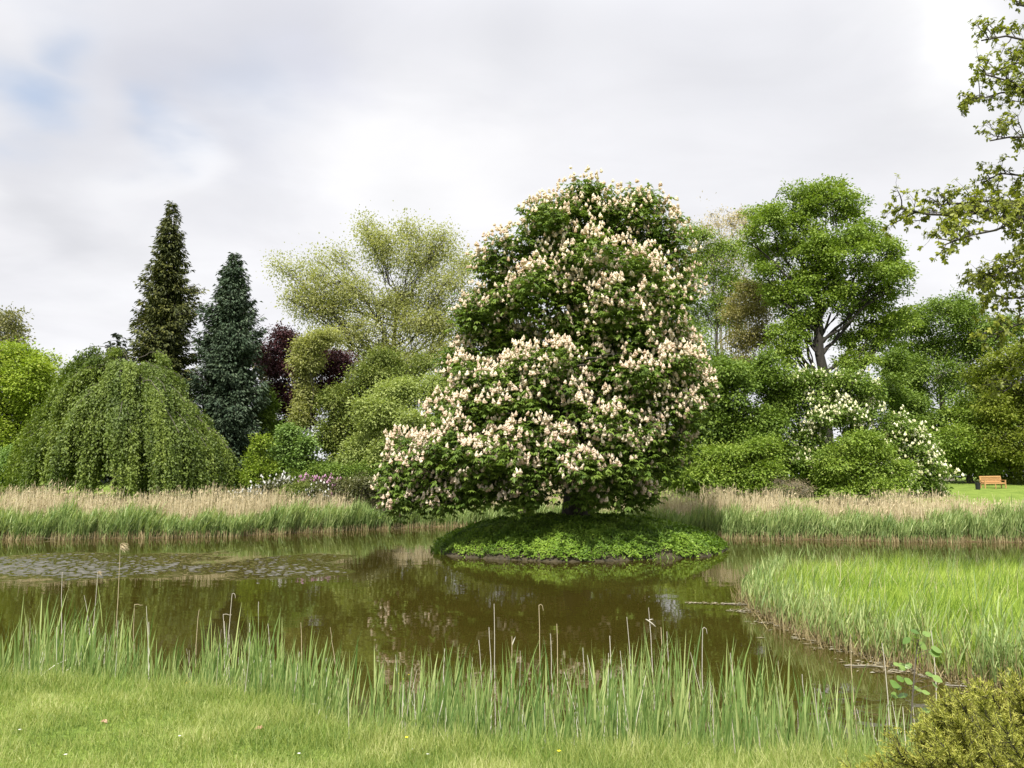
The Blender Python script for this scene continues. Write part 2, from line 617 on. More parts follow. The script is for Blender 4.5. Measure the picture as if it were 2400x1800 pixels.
def ruffle(x, y, rx, ry):
    """wind-ruffled patch of water: elliptical mask with a ragged rim"""
    s_ = nn(t, 'ShaderNodeSeparateXYZ')
    t.links.new(geo.outputs['Position'], s_.inputs[0])
    dx = mathn(t, 'DIVIDE', mathn(t, 'SUBTRACT', s_.outputs[0], x), rx)
    dy = mathn(t, 'DIVIDE', mathn(t, 'SUBTRACT', s_.outputs[1], y), ry)
    rr = mathn(t, 'SQRT', mathn(t, 'ADD', mathn(t, 'MULTIPLY', dx, dx), mathn(t, 'MULTIPLY', dy, dy)))
    rr = mathn(t, 'ADD', rr, mathn(t, 'MULTIPLY', mathn(t, 'SUBTRACT', rag, .5), 1.1))
    mr_ = nn(t, 'ShaderNodeMapRange', interpolation_type='SMOOTHSTEP')
    t.links.new(rr, mr_.inputs[0])
    mr_.inputs[1].default_value, mr_.inputs[2].default_value = 1.15, .55
    return mr_.outputs[0]


rag = wave_noise(.8, (.5, 1, 1), 4)
ruf = None
for (px, py, rx, ry) in [(2050, 1668, 1.5, .9)]:
    x_, y_ = PZ(px, py)[:2]
    k = ruffle(x_, y_, rx, ry)
    ruf = k if ruf is None else mathn(t, 'MAXIMUM', ruf, k)


def slopes(scale, stretch, detail, amp):
    """surface slope (x, y) of one family of waves"""
    mp = nn(t, 'ShaderNodeMapping')
    mp.inputs['Scale'].default_value = stretch
    mp.inputs['Rotation'].default_value = (0, 0, R(8))
    t.links.new(geo.outputs['Position'], mp.inputs[0])
    n = nn(t, 'ShaderNodeTexNoise')
    n.inputs['Scale'].default_value = scale
    n.inputs['Detail'].default_value = detail
    t.links.new(mp.outputs[0], n.inputs['Vector'])
    a_ = nn(t, 'ShaderNodeVectorMath', operation='SUBTRACT')
    t.links.new(n.outputs['Color'], a_.inputs[0])
    a_.inputs[1].default_value = (.5, .5, .5)
    b_ = nn(t, 'ShaderNodeVectorMath', operation='MULTIPLY')
    t.links.new(a_.outputs[0], b_.inputs[0])
    if isinstance(amp, float):
        b_.inputs[1].default_value = (amp * .6, amp, 0)
    else:
        cb = nn(t, 'ShaderNodeCombineXYZ')
        t.links.new(mathn(t, 'MULTIPLY', amp, .7), cb.inputs[0])
        t.links.new(amp, cb.inputs[1])
        t.links.new(cb.outputs[0], b_.inputs[1])
    return b_.outputs[0]


tot = None
for v_ in (slopes(1.1, (.5, 1, 1), 2, .013), slopes(6.0, (.4, 1, 1), 2, .022), slopes(5.5, (.5, 1, 1), 3, mathn(t, 'MULTIPLY', ruf, .7))):
    if tot is None:
        tot = v_
    else:
        ad = nn(t, 'ShaderNodeVectorMath', operation='ADD')
        t.links.new(tot, ad.inputs[0])
        t.links.new(v_, ad.inputs[1])
        tot = ad.outputs[0]
ad = nn(t, 'ShaderNodeVectorMath', operation='ADD')
t.links.new(tot, ad.inputs[0])
t.links.new(geo.outputs['Normal'], ad.inputs[1])
nm = nn(t, 'ShaderNodeVectorMath', operation='NORMALIZE')
t.links.new(ad.outputs[0], nm.inputs[0])
t.links.new(nm.outputs[0], p.inputs['Normal'])
tag(mb.obj('water', m, smooth=True), 'murky brown pond water', None, None, 'structure')

# ------------------------------------------------------------------ island with ground cover
rng = np.random.default_rng(11)
mb = MB()
nr, na_ = 26, 120
rr = np.linspace(0.0, 1.0, nr)
aa = np.linspace(0, 2 * math.pi, na_, endpoint=False)
w = 1 + .035 * np.sin(3 * aa + 1) + .025 * np.sin(7 * aa + .4) + .012 * np.sin(17 * aa)
xs = ISC[0] + IRX * rr[:, None] * np.cos(aa) * w
ys = ISC[1] + IRY * rr[:, None] * np.sin(aa) * w
zs = isle_z(xs, ys)
xs = np.vstack([xs, xs[-1:]]); ys = np.vstack([ys, ys[-1:]]); zs = np.vstack([zs, np.full((1, na_), -1.4)])
idx = np.arange(xs.size).reshape(xs.shape)
nx = np.roll(idx, -1, 1)
mb.add(np.stack([xs, ys, zs], -1).reshape(-1, 3), np.stack([idx[:-1], idx[1:], nx[1:], nx[:-1]], -1).reshape(-1, 4), .5)
M['soil'] = bark_mat('island_soil', (.018, .016, .007), (.075, .06, .032), 5, (1, 1, 1))
tag(mb.obj('island_ground', M['soil'], smooth=True), 'low round island mound', None, None, 'structure')

M['ivy'] = leaf_mat('ground_cover_leaf', [(.06, .14, .012), (.12, .25, .022), (.2, .36, .045)], .3, .5, .3, .3, .9)
n = 78000
a = rng.uniform(0, 2 * math.pi, n)
r_ = np.sqrt(rng.uniform(0, 1.0, n)) * np.where(np.sin(a * 23 + 2 * np.sin(a * 9)) > .7, .985, 1.0)
x = ISC[0] + IRX * r_ * np.cos(a) * (1 + .035 * np.sin(3 * a + 1) + .025 * np.sin(7 * a + .4))
y = ISC[1] + IRY * r_ * np.sin(a) * (1 + .035 * np.sin(3 * a + 1) + .025 * np.sin(7 * a + .4))
z = np.maximum(isle_z(x, y), .0)
lump = .11 * (np.sin(x * 3.1 + y) * np.sin(y * 3.7 - x) + np.sin(x * 7 + 2) * np.sin(y * 6.2) * .6)
base = np.stack([x, y, z + .03 + np.abs(lump) + rng.uniform(0, .12, n)], 1)
g = np.stack([(x - ISC[0]) / IRX ** 2, (y - ISC[1]) / IRY ** 2, np.full(n, .16)], 1)
nrm = norm(norm(g) * .8 + UP * .5 + rng.normal(0, .45, (n, 3)))
d = norm(rng.normal(0, 1, (n, 3)) + norm(g) * .5)
d = norm(d - nrm * (d * nrm).sum(1, keepdims=True) * .8)
mb = MB()
diamonds(mb, base, d, nrm, rng.uniform(.05, .135, n) * (1 + .35 * np.sin(x * 1.9 + y * 2.3)), rng.uniform(.04, .1, n), np.clip(rng.uniform(.1, .85, n) + lump * 2.0 + .2 * np.sin(x * 1.3 - y * 1.7), 0, 1))
# taller weeds along the left and top
n = 4200
a = rng.uniform(0, 2 * math.pi, n); r_ = rng.uniform(.3, 1.0, n) ** .5
x = ISC[0] + IRX * r_ * np.cos(a); y = ISC[1] + IRY * r_ * np.sin(a)
base = np.stack([x, y, np.maximum(isle_z(x, y), 0)], 1)
ribbons(mb, base, norm(UP + rng.normal(0, .3, (n, 3))), rng.uniform(.10, .42, n) * (.6 + .4 * np.sin(a * 5 + x)), rng.uniform(.02, .055, n), rng.normal(0, .2, (n, 3)), norm(rng.normal(0, 1, (n, 3)) * [1, 1, .1]), rng.uniform(.2, .9, n), 2)
tag(mb.obj('ground_cover', M['ivy']), 'low bright green leafy ground cover on the island mound', 'ground cover', None, 'stuff')

# ------------------------------------------------------------------ tree builders
def px_lobes(lst, Y, rng, depth=1.0):
    """silhouette lobes given as (px, py, rx, ry[, depth offset]) -> world ellipsoids"""
    C, Rr = [], []
    for l in lst:
        dy = l[4] if len(l) > 4 else rng.uniform(-.6, .6) * (l[2] + l[3]) * .5 * Y / F
        yy = Y + dy
        C.append(P(l[0], l[1], yy))
        s = yy / F
        Rr.append([l[2] * s, depth * .5 * (l[2] + l[3]) * s, l[3] * s])
    return np.array(C), np.array(Rr)


def subclumps(C, Rr, rng, m=11, size=(.30, .5), flat=.8):
    """break every lobe into smaller clumps standing proud of it"""
    c_, r_, par = [], [], []
    for i in range(len(C)):
        vol = np.cbrt(Rr[i].prod())
        k = int(np.clip(m * rng.uniform(.8, 1.2), 4, 30))
        d = norm(rng.normal(0, 1, (k, 3)))
        d[:, 2] = np.where((d[:, 2] < -.5) & (rng.uniform(0, 1, k) < .6), -d[:, 2], d[:, 2])
        rad = vol * rng.uniform(size[0], size[1], k)
        c_.append(C[i] + d * Rr[i] * rng.uniform(.58, .95, (k, 1)))
        r_.append(np.stack([rad * rng.uniform(.9, 1.3, k), rad * rng.uniform(.9, 1.3, k), rad * flat * rng.uniform(.8, 1.1, k)], 1))
        par += [i] * k
    return np.concatenate(c_), np.concatenate(r_), np.array(par)


def sample_sprays(C0, R0, n, rng, shell=(.7, 1.04), low=.35, bury=.8, rough=.22, m=11, size=(.24, .46), flat=.75, stray_p=.13):
    C, Rr, par = subclumps(C0, R0, rng, m, size, flat)
    C = np.concatenate([C, C0]); Rr = np.concatenate([Rr, R0 * .72])
    area = (Rr[:, 0] * Rr[:, 1] + Rr[:, 1] * Rr[:, 2] + Rr[:, 0] * Rr[:, 2])
    area[len(par):] *= .22
    k = rng.choice(len(C), int(n * 2.2), p=area / area.sum())
    d = norm(rng.normal(0, 1, (len(k), 3)))
    keep = (d[:, 2] > -.25) | (rng.uniform(0, 1, len(k)) < low)
    k, d = k[keep], d[keep]
    r = rng.uniform(shell[0], shell[1], len(k))
    ph = k * 1.7
    r *= 1 + rough * (np.sin(d[:, 0] * 6 + ph) * np.sin(d[:, 1] * 5 + 2 * ph) + .8 * np.sin(d[:, 2] * 8 + ph))
    pos = C[k] + d * r[:, None] * Rr[k]
    outd = norm(d / Rr[k])
    deep = np.full(len(k), 1e9)
    for i in range(len(C)):
        q_ = np.linalg.norm((pos - C[i]) / Rr[i], axis=1)
        q_[k == i] = 1e9
        deep = np.minimum(deep, q_)
    keep = deep > bury * .9
    # a few stray twigs break the outline
    pos, outd, k = pos[keep][:n], outd[keep][:n], k[keep][:n]
    stray = rng.uniform(0, 1, len(pos)) < stray_p
    pos[stray] += outd[stray] * rng.uniform(.08, .45, (stray.sum(), 1))
    return pos, outd, k


def leaves_at(mb, pos, outd, per, spread, L, Wd, rng, droop=.25, flat=.55, tvar=.5, mat=0, upn=.8, tbase=None):
    n = len(pos)
    st = rng.uniform(0, 1, n)
    if tbase is not None:
        st = tbase
    i = np.repeat(np.arange(n), per)
    N = len(i)
    off = rng.normal(0, 1, (N, 3)) * np.array([spread, spread, spread * flat])
    d = norm(outd[i] * .5 + off / (spread + 1e-6) * .45 + rng.normal(0, .4, (N, 3)) - UP * droop)
    nr = norm(UP * upn + outd[i] * .5 + rng.normal(0, .4, (N, 3)))
    s = rng.uniform(.65, 1.3, N)
    tint = np.clip(st[i] * tvar + rng.uniform(0, 1, N) * (1 - tvar), 0, 1)
    diamonds(mb, pos[i] + off, d, nr, L * s, Wd * s, tint, mat, droop * .3)


def wood(mb, base, top, C, Rr, rng, r0, sprays=None, ntwig=300, limb_from=.35, sub=4, twig_r=.02, k=7, limb_wob=.022, up=.25):
    """trunk, one limb per lobe, sub-limbs in each lobe, fine twigs to leaf sprays"""
    base, top = np.asarray(base, float), np.asarray(top, float)
    H = np.linalg.norm(top - base)
    tr = curve(base[None], top[None], np.array([[rng.normal(0, .012) * H, rng.normal(0, .012) * H, 0]]), 9, rng, H * .006)
    tt = np.linspace(0, 1, 9)
    rad = r0 * (1 - .72 * tt) + r0 * .55 * np.exp(-tt * 22)
    tubes(mb, tr, rad[None], 9)
    tr = tr[0]
    pts = [tr[3:]]
    prs = [np.full(len(tr[3:]), r0 * .3)]
    # limbs
    st, en, rs = [], [], []
    for c_ in C:
        f = np.clip((c_[2] - base[2]) / (top[2] - base[2] + 1e-6) - .28, limb_from, .97)
        st.append(tr[0] * 0 + np.array([np.interp(f, tt, tr[:, i]) for i in range(3)]))
        en.append(c_)
        rs.append(r0 * (1 - .72 * f) * rng.uniform(.32, .55))
    st, en, rs = np.array(st), np.array(en), np.array(rs)
    ln = np.linalg.norm(en - st, axis=1)
    sag = np.stack([rng.normal(0, .05, len(C)) * ln, rng.normal(0, .05, len(C)) * ln, -up * ln * .25], 1)
    lb = curve(st, en, sag, k, rng, limb_wob * ln.mean())
    tl = np.linspace(0, 1, k)
    tubes(mb, lb, rs[:, None] * (1 - .7 * tl), 6)
    pts.append(lb[:, 2:].reshape(-1, 3))
    # sub limbs
    if sub:
        kk = np.repeat(np.arange(len(C)), sub)
        d = norm(rng.normal(0, 1, (len(kk), 3)) + UP * .35)
        e2 = C[kk] + d * Rr[kk] * rng.uniform(.6, .92, (len(kk), 1))
        f = rng.integers(2, k, len(kk))
        s2 = lb[kk, f]
        l2 = np.linalg.norm(e2 - s2, axis=1)
        sb = curve(s2, e2, np.stack([rng.normal(0, .06, len(kk)) * l2, rng.normal(0, .06, len(kk)) * l2, .03 * l2], 1), 6, rng, .02 * l2.mean())
        tubes(mb, sb, rs[kk][:, None] * .42 * (1 - .75 * np.linspace(0, 1, 6)), 4)
        pts.append(sb[:, 1:].reshape(-1, 3))
    if sprays is not None and ntwig:
        pts = np.concatenate(pts)
        ii = rng.choice(len(sprays), min(ntwig, len(sprays)), replace=False)
        e3 = sprays[ii]
        j = np.empty(len(e3), int)
        for a_ in range(0, len(e3), 400):
            j[a_:a_ + 400] = ((e3[a_:a_ + 400, None] - pts[None]) ** 2).sum(-1).argmin(1)
        s3 = pts[j]
        l3 = np.linalg.norm(e3 - s3, axis=1)
        tw = curve(s3, e3, np.stack([rng.normal(0, .08, len(e3)) * l3, rng.normal(0, .08, len(e3)) * l3, .06 * l3], 1), 4, rng, .015 * l3.mean())
        tubes(mb, tw, twig_r * (1 - .65 * np.linspace(0, 1, 4))[None] * np.ones((len(e3), 1)), 3)


def broadleaf(name, label, cat, lobes, Y, leafm, seed, trunk_px, n=2600, per=14, spread=.3, L=.24, Wd=.14, bark='bark', r0=.3,
              ntwig=250, shell=(.7, 1.04), droop=.25, top_px=None, group=None, sub=4, inner=.25, bury=.8, flat=.55, tvar=.5, depth=1.0, twig_r=.022, low=.35, limb_from=.35, rough=.24, m=12, size=(.22, .46), upn=.8, blossom=None):
    rng = np.random.default_rng(seed)
    L, Wd, per = L * .84, Wd * .84, int(per * 1.35)
    C, Rr = px_lobes(lobes, Y, rng, depth)
    Rr = Rr * .92
    bx = P(trunk_px, 1100, Y)[0]
    base = np.array([bx, Y, float(ground_z(bx, Y)) - .1])
    zt = base[2] + .72 * (C[:, 2].max() - base[2]) if top_px is None else P(trunk_px, top_px, Y)[2]
    root = empty(name, base, label, cat, group)
    # smaller side lobes break the outline
    j_ = np.repeat(np.arange(len(C)), 2)
    dd_ = norm(rng.normal(0, 1, (len(j_), 3)) + UP * .2)
    C2 = np.concatenate([C, C[j_] + dd_ * Rr[j_] * rng.uniform(.68, .95, (len(j_), 1))])
    R2 = np.concatenate([Rr * rng.uniform(.78, .98, (len(C), 1)), Rr[j_] * rng.uniform(.28, .55, (len(j_), 1))])
    pos, outd, k = sample_sprays(C2, R2, n, rng, shell, low, bury, rough, m, size)
    keep = pos[:, 2] > ground_z(pos[:, 0], pos[:, 1]) + .1
    pos, outd, k = pos[keep], outd[keep], k[keep]
    mb = MB()
    ct = rng.uniform(0, 1, 4000)
    leaves_at(mb, pos, outd, per, spread, L, Wd, rng, droop, flat, tvar, upn=upn, tbase=np.clip(.55 * ct[k % 4000] + .45 * rng.uniform(0, 1, len(pos)), 0, 1))
    if inner > 0:
        ni = int(n * inner)
        kk = rng.integers(0, len(C), ni)
        pi = C[kk] + rng.normal(0, .38, (ni, 3)) * Rr[kk]
        pi = pi[pi[:, 2] > ground_z(pi[:, 0], pi[:, 1]) + .2]
        leaves_at(mb, pi, norm(rng.normal(0, 1, pi.shape)), per, spread * 1.2, L * 1.1, Wd * 1.1, rng, droop, flat, tvar)
    cr = mb.obj('crown', leafm, root, origin=base)
    if blossom:
        bm, cnt, bs, sel = blossom
        ok = np.array([sel(*q_) for q_ in project(pos)]) & (outd[:, 2] > -.3)
        bp, bo = pos[ok], outd[ok]
        pick = rng.choice(len(bp), cnt, replace=True)
        mb = MB()
        candles(mb, bp[pick] + bo[pick] * bs * .7 + rng.normal(0, bs * .9, (cnt, 3)), bs, rng)
        bl = mb.obj('blossoms', bm, root, origin=base)
        bl['kind'] = 'stuff'
    mb = MB()
    wood(mb, base, np.array([bx + rng.normal(0, .15), Y, zt]), C, Rr, rng, r0, pos, ntwig, limb_from, sub, twig_r)
    mb.obj('trunk', M[bark], root, smooth=True, origin=base)
    return root, pos, outd


def project(p):
    p = np.asarray(p) - np.array([0, 0, EYE])
    dep = p[:, 1] * math.cos(PITCH) + p[:, 2] * math.sin(PITCH)
    v = -p[:, 1] * math.sin(PITCH) + p[:, 2] * math.cos(PITCH)
    return np.stack([1200 + F * p[:, 0] / dep, 900 - F * v / dep], 1)


def candles(mb, pos, s, rng):
    """upright flower panicles: knobbly closed cones, rings of six"""
    n = len(pos)
    zz_ = np.array([0, .06, .2, .36, .52, .68, .84, 1.0])
    rr_ = np.array([.03, .25, .34, .32, .27, .20, .12, .02])
    a = np.arange(7) * 2 * math.pi / 7
    sc = (s * rng.uniform(.75, 1.2, n))[:, None, None]
    tilt = rng.normal(0, .16, (n, 1, 1, 2))
    jit = rng.uniform(.5, 1.4, (n, 8, 7))
    jit[:, 0] = jit[:, -1] = 1
    r = rr_[None, :, None] * jit * rng.uniform(.85, 1.15, (n, 1, 1))
    z = zz_[None, :, None] + rng.normal(0, .03, (n, 8, 7))
    ang = a[None, None, :] + (np.arange(8) % 2)[None, :, None] * .45
    x = (r * np.cos(ang) + tilt[..., 0] * z) * sc
    y = (r * np.sin(ang) + tilt[..., 1] * z) * sc
    v = np.stack([x, y, z * sc], -1) + pos[:, None, None]
    idx = np.arange(n * 56).reshape(n, 8, 7)
    nx_ = np.roll(idx, -1, 2)
    q = np.stack([idx[:, :-1], nx_[:, :-1], nx_[:, 1:], idx[:, 1:]], -1)
    tint = np.clip(rng.uniform(.0, .75, (n, 1, 1)) + zz_[None, :-1, None] * .35 + rng.uniform(-.25, .25, (n, 7, 7)), 0, 1)
    mb.add(v.reshape(-1, 3), q.reshape(-1, 4), tint.ravel())


# ------------------------------------------------------------------ the horse chestnut on the island
rng = np.random.default_rng(5)
YC = 33.8
CH = [(1380, 505, 120, 80, 0), (1290, 505, 85, 60, -1.2), (1475, 520, 100, 70, .5), (1376, 452, 34, 28, 0), (1500, 462, 34, 26, .3), (1240, 590, 95, 70, -1), (1400, 610, 160, 90, -1.6),
      (1540, 590, 70, 85, 0), (1175, 655, 72, 62, -.4), (1150, 720, 72, 42, -.5), (1300, 720, 140, 80, -2.0), (1480, 720, 125, 85, -2.2), (1580, 710, 46, 80, .8),
      (1125, 765, 68, 45, -.6), (1185, 815, 85, 36, -.2), (1330, 855, 165, 66, -2.6), (1490, 850, 125, 85, -2.5), (1340, 790, 70, 45, -1.7), (1440, 780, 110, 60, -2.3), (1545, 800, 70, 60, -1.0), (1590, 870, 75, 75, -.6), (1130, 900, 95, 50, -2.5), (1075, 850, 46, 30, -.6),
      (1230, 905, 120, 62, -2.9), (1100, 985, 105, 55, -2.7), (1250, 990, 130, 75, -3.5), (1400, 985, 140, 85, -3.6), (1545, 985, 105, 85, -2.6), (1620, 935, 64, 58, -.4),
      (970, 1080, 66, 60, -1.8), (1065, 1070, 105, 65, -3.4), (1190, 1085, 110, 70, -4.1), (1330, 1085, 115, 62, -4.5), (1450, 1090, 105, 68, -3.8), (1550, 1080, 70, 75, -1.8),
      (1010, 1150, 62, 40, -2.2), (932, 1145, 34, 42, -1.9), (1125, 1150, 75, 40, -3.2), (922, 1192, 26, 26, -1.9), (950, 1180, 40, 30, -2.0), (1060, 1175, 60, 34, -2.6), (1225, 1165, 60, 34, -3.3), (1400, 1158, 60, 36, -3.4), (1490, 1172, 40, 34, -2.6),
      # the far half of the crown
      (1370, 560, 150, 100, 2.0), (1290, 680, 150, 95, 2.6), (1470, 690, 130, 100, 2.6), (1240, 830, 150, 90, 3.2), (1430, 850, 170, 100, 3.6), (1180, 970, 170, 95, 3.4), (1380, 990, 190, 100, 4.2),
      (1540, 960, 110, 95, 2.8), (1120, 1090, 130, 60, 2.4), (1300, 1090, 150, 65, 4.2), (1460, 1085, 120, 70, 3.4)]
C, Rr = px_lobes(CH, YC, rng)
Rr = Rr * .94
C[C[:, 2] > 13.2, 2] -= .18
j_ = np.arange(44)
dd_ = norm(rng.normal(0, 1, (44, 3)) * [1, .6, 1] + UP * .3)
C2 = np.concatenate([C, C[j_] + dd_ * Rr[j_] * .9])
R2 = np.concatenate([Rr, Rr[j_] * rng.uniform(.25, .45, (44, 1))])
base = np.array([P(1352, 1210, YC)[0], YC, float(isle_z(P(1352, 1210, YC)[0], YC)) - .15])
chest = empty('horse_chestnut_tree', base, 'big horse chestnut in full pinkish white bloom on the round island', 'tree')
pos, outd, kk = sample_sprays(C2, R2, 7000, rng, (.75, 1.05), .55, .84, .13, 7, (.34, .52), .62, 0.0)
ok = pos[:, 2] > np.where(isle_r(pos[:, 0], pos[:, 1]) < 1, isle_z(pos[:, 0], pos[:, 1]) + .45, .5)
pos, outd = pos[ok], outd[ok]
ni = 2600
ki = rng.integers(0, len(C), ni)
pin = C[ki] + rng.normal(0, .36, (ni, 3)) * Rr[ki]
pin = pin[pin[:, 2] > 2.0]


def compound(mb, pos, outd, per, spread, L, Wd, rng, nl=6):
    n = len(pos)
    st = rng.uniform(0, 1, n)
    i = np.repeat(np.arange(n), per)
    N = len(i)
    off = rng.normal(0, 1, (N, 3)) * np.array([spread, spread, spread * .6])
    ax = outd[i] * .6 + off / spread * .45 + rng.normal(0, .3, (N, 3))
    ax[:, 2] *= .4
    ax = norm(ax)
    side = norm(np.cross(ax, UP))
    c0 = pos[i] + off
    dr = rng.uniform(.35, 1.1, N)
    st_l = np.clip(st[i] * .5 + rng.uniform(0, .5, N), 0, 1)
    for j in range(nl):
        a = (j - (nl - 1) / 2) / ((nl - 1) / 2) * 1.75 + rng.normal(0, .12, N)
        d = ax * np.cos(a)[:, None] + side * np.sin(a)[:, None] - UP * (dr + rng.normal(0, .15, N))[:, None]
        nr = UP * .9 + ax * np.cos(a)[:, None] * .7 + side * np.sin(a)[:, None] * .7
        sc = rng.uniform(.8, 1.2, N) * (1 - .35 * abs(j - (nl - 1) / 2) / ((nl - 1) / 2))
        diamonds(mb, c0, norm(d), norm(nr), L * sc, Wd * sc, np.clip(st_l + rng.normal(0, .08, N), 0, 1))


mb = MB()
compound(mb, pos, outd, 4, .22, .25, .10, rng)
compound(mb, pin, norm(rng.normal(0, 1, pin.shape)), 4, .32, .30, .12, rng)
mb.obj('crown', M['chestnut'], chest, origin=base)
mb = MB()
wood(mb, base, np.array([base[0] + .25, YC + .3, P(1390, 470, YC)[2]]), C, Rr, rng, .46, pos, 500, .2, 3, .03, up=-.35)
# root flare
for a in np.linspace(0, 2 * math.pi, 7)[:-1]:
    tubes(mb, np.array([[base + [0, 0, .9], base + [math.cos(a) * .38, math.sin(a) * .38, .35], base + [math.cos(a) * .85, math.sin(a) * .85, .0]]]), np.array([[.2, .2, .06]]), 6)
mb.obj('trunk', M['bark_dark'], chest, smooth=True, origin=base)
# candles
q_ = np.full(len(pos), 1e9)
ok = np.where((outd[:, 2] > -.45))[0]
wt = 1 + .9 * SM(13, 4, pos[ok, 2])
ok = rng.choice(ok, 24000, replace=True, p=wt / wt.sum())
cp = pos[ok] + outd[ok] * rng.uniform(.18, .42, (len(ok), 1)) + UP * rng.uniform(.04, .15, (len(ok), 1)) + rng.normal(0, .1, (len(ok), 3)) * [1.3, 1.3, .6]
_, keep = np.unique(np.floor(cp / .23).astype(int), axis=0, return_index=True)
cp = cp[np.sort(keep)]
print('candles', len(cp))
dist = np.linalg.norm(cp - [0, 0, EYE], axis=1)
order = np.argsort(dist)
near, rest = order[:100], order[100:]
mb = MB()
candles(mb, cp[rest], .195, rng)
bl = mb.obj('blossoms', M['blossom'], chest, origin=base)
bl['kind'] = 'stuff'
var = []
for j in range(6):
    mb = MB()
    candles(mb, np.zeros((1, 3)), .2, rng)
    var.append(mb.mesh('flower_candle', M['blossom']))
for j in near:
    o = bpy.data.objects.new('flower_candle', var[rng.integers(0, 6)])
    COL.objects.link(o)
    o.parent = chest
    o.location = tuple(cp[j] - base)
    o.rotation_euler = (0, 0, rng.uniform(0, 6.28))

# ------------------------------------------------------------------ background trees
G = lambda *c: list(c)
LM = leaf_mat
leaf_mat = lambda *a, **k: LM(*a, **{'gain': 1.4, **k})
M['oak_pale'] = leaf_mat('pale_olive_leaf', [(.088, .14, .035), (.16, .24, .065), (.255, .345, .12)], .35, .6, .2)
M['plane'] = leaf_mat('pale_spring_leaf', [(.115, .155, .05), (.205, .265, .095), (.30, .36, .16)], .45, .6, .2)
M['olive'] = leaf_mat('olive_leaf', [(.05, .09, .018), (.1, .155, .034), (.165, .22, .06)], .3, .6, .2)
M['maple'] = leaf_mat('maple_leaf', [(.056, .115, .015), (.113, .2, .026), (.185, .28, .05)], .32, .55, .3)
M['mid'] = leaf_mat('mid_green_leaf', [(.044, .095, .013), (.084, .158, .023), (.142, .232, .04)], .3, .55, .3)
M['lime'] = leaf_mat('lime_leaf', [(.085, .15, .015), (.16, .26, .03), (.24, .335, .055)], .35, .55, .25)
M['dark'] = leaf_mat('dark_green_leaf', [(.03, .055, .012), (.058, .09, .018), (.1, .14, .03)], .25, .5, .3)
M['purple'] = leaf_mat('copper_beech_leaf', [(.022, .009, .012), (.045, .017, .022), (.085, .032, .036)], .2, .5, .3)
M['bronze'] = leaf_mat('bronze_leaf', [(.11, .105, .035), (.18, .165, .06), (.26, .235, .10)], .3, .6, .2)
M['bronzetwig'] = leaf_mat('bronze_bud', [(.26, .21, .12), (.36, .30, .18), (.44, .38, .25)], .3, .7, .1)
M['yellow'] = leaf_mat('yellow_green_leaf', [(.06, .12, .012), (.115, .20, .02), (.18, .27, .04)], .35, .55, .25)
M['emerald'] = leaf_mat('emerald_leaf', [(.05, .105, .02), (.095, .185, .04), (.16, .27, .07)], .3, .5, .3)
M['greygreen'] = leaf_mat('grey_green_leaf', [(.07, .09, .04), (.12, .15, .06), (.18, .2, .09)], .3, .6, .2)
M['gold'] = leaf_mat('golden_olive_leaf', [(.052, .085, .010), (.105, .16, .018), (.17, .23, .035)], .33, .55, .25)
M['rhodo'] = leaf_mat('rhododendron_leaf', [(.03, .045, .015), (.06, .08, .022), (.10, .12, .04)], .2, .45, .4)
M['white_fl'] = leaf_mat('white_flower', [(.32, .32, .31), (.44, .435, .43), (.53, .525, .52)], .15, .8, .1)
M['pink_fl'] = leaf_mat('pink_flower', [(.19, .085, .155), (.28, .14, .235), (.36, .22, .31)], .15, .8, .1)
M['needle_olive'] = leaf_mat('spruce_needles', [(.018, .030, .008), (.045, .065, .014), (.10, .125, .026)], .12, .6, .3, .4, .35)
M['needle_blue'] = leaf_mat('cypress_needles', [(.016, .036, .018), (.032, .062, .030), (.06, .10, .05)], .1, .6, .3)
M['needle_dark'] = leaf_mat('dark_needles', [(.012, .022, .014), (.024, .038, .022), (.04, .06, .034)], .1, .6, .3)
M['dry'] = leaf_mat('dry_twig', [(.12, .09, .06), (.2, .16, .11), (.28, .23, .17)], .1, .8, .1)
M['weeping'] = leaf_mat('weeping_beech_leaf', [(.034, .068, .011), (.075, .13, .02), (.135, .21, .038)], .34, .5, .35)

# far-left trees
broadleaf('deciduous_tree', 'thin grey-green tree behind the lime-green tree at the edge of the photo', 'tree',
          [(-20, 770, 60, 60), (25, 760, 32, 42), (-60, 830, 60, 70), (30, 800, 20, 18)], 74, M['greygreen'], 21, -40, n=420, per=10, spread=.4, L=.32, Wd=.18, r0=.25, ntwig=200, shell=(.5, 1.05))
broadleaf('lime_tree', 'bright lime-green leafy tree left of the weeping beech', 'tree',
          [(60, 860, 70, 60), (-10, 870, 80, 75), (100, 900, 45, 60), (20, 960, 100, 70), (-40, 1000, 90, 90), (60, 1020, 70, 70), (10, 1100, 90, 70), (110, 960, 40, 50)], 62, M['lime'], 22, 10, n=2400, per=14, spread=.33, L=.26, Wd=.16, r0=.25)
broadleaf('shrub', 'low bright green bush under the lime-green tree beside the weeping beech', 'shrub',
          [(10, 1110, 40, 50), (-30, 1130, 50, 40), (35, 1080, 25, 35)], 56, M['emerald'], 23, 5, n=500, per=14, spread=.25, L=.2, Wd=.13, r0=.08, ntwig=60)


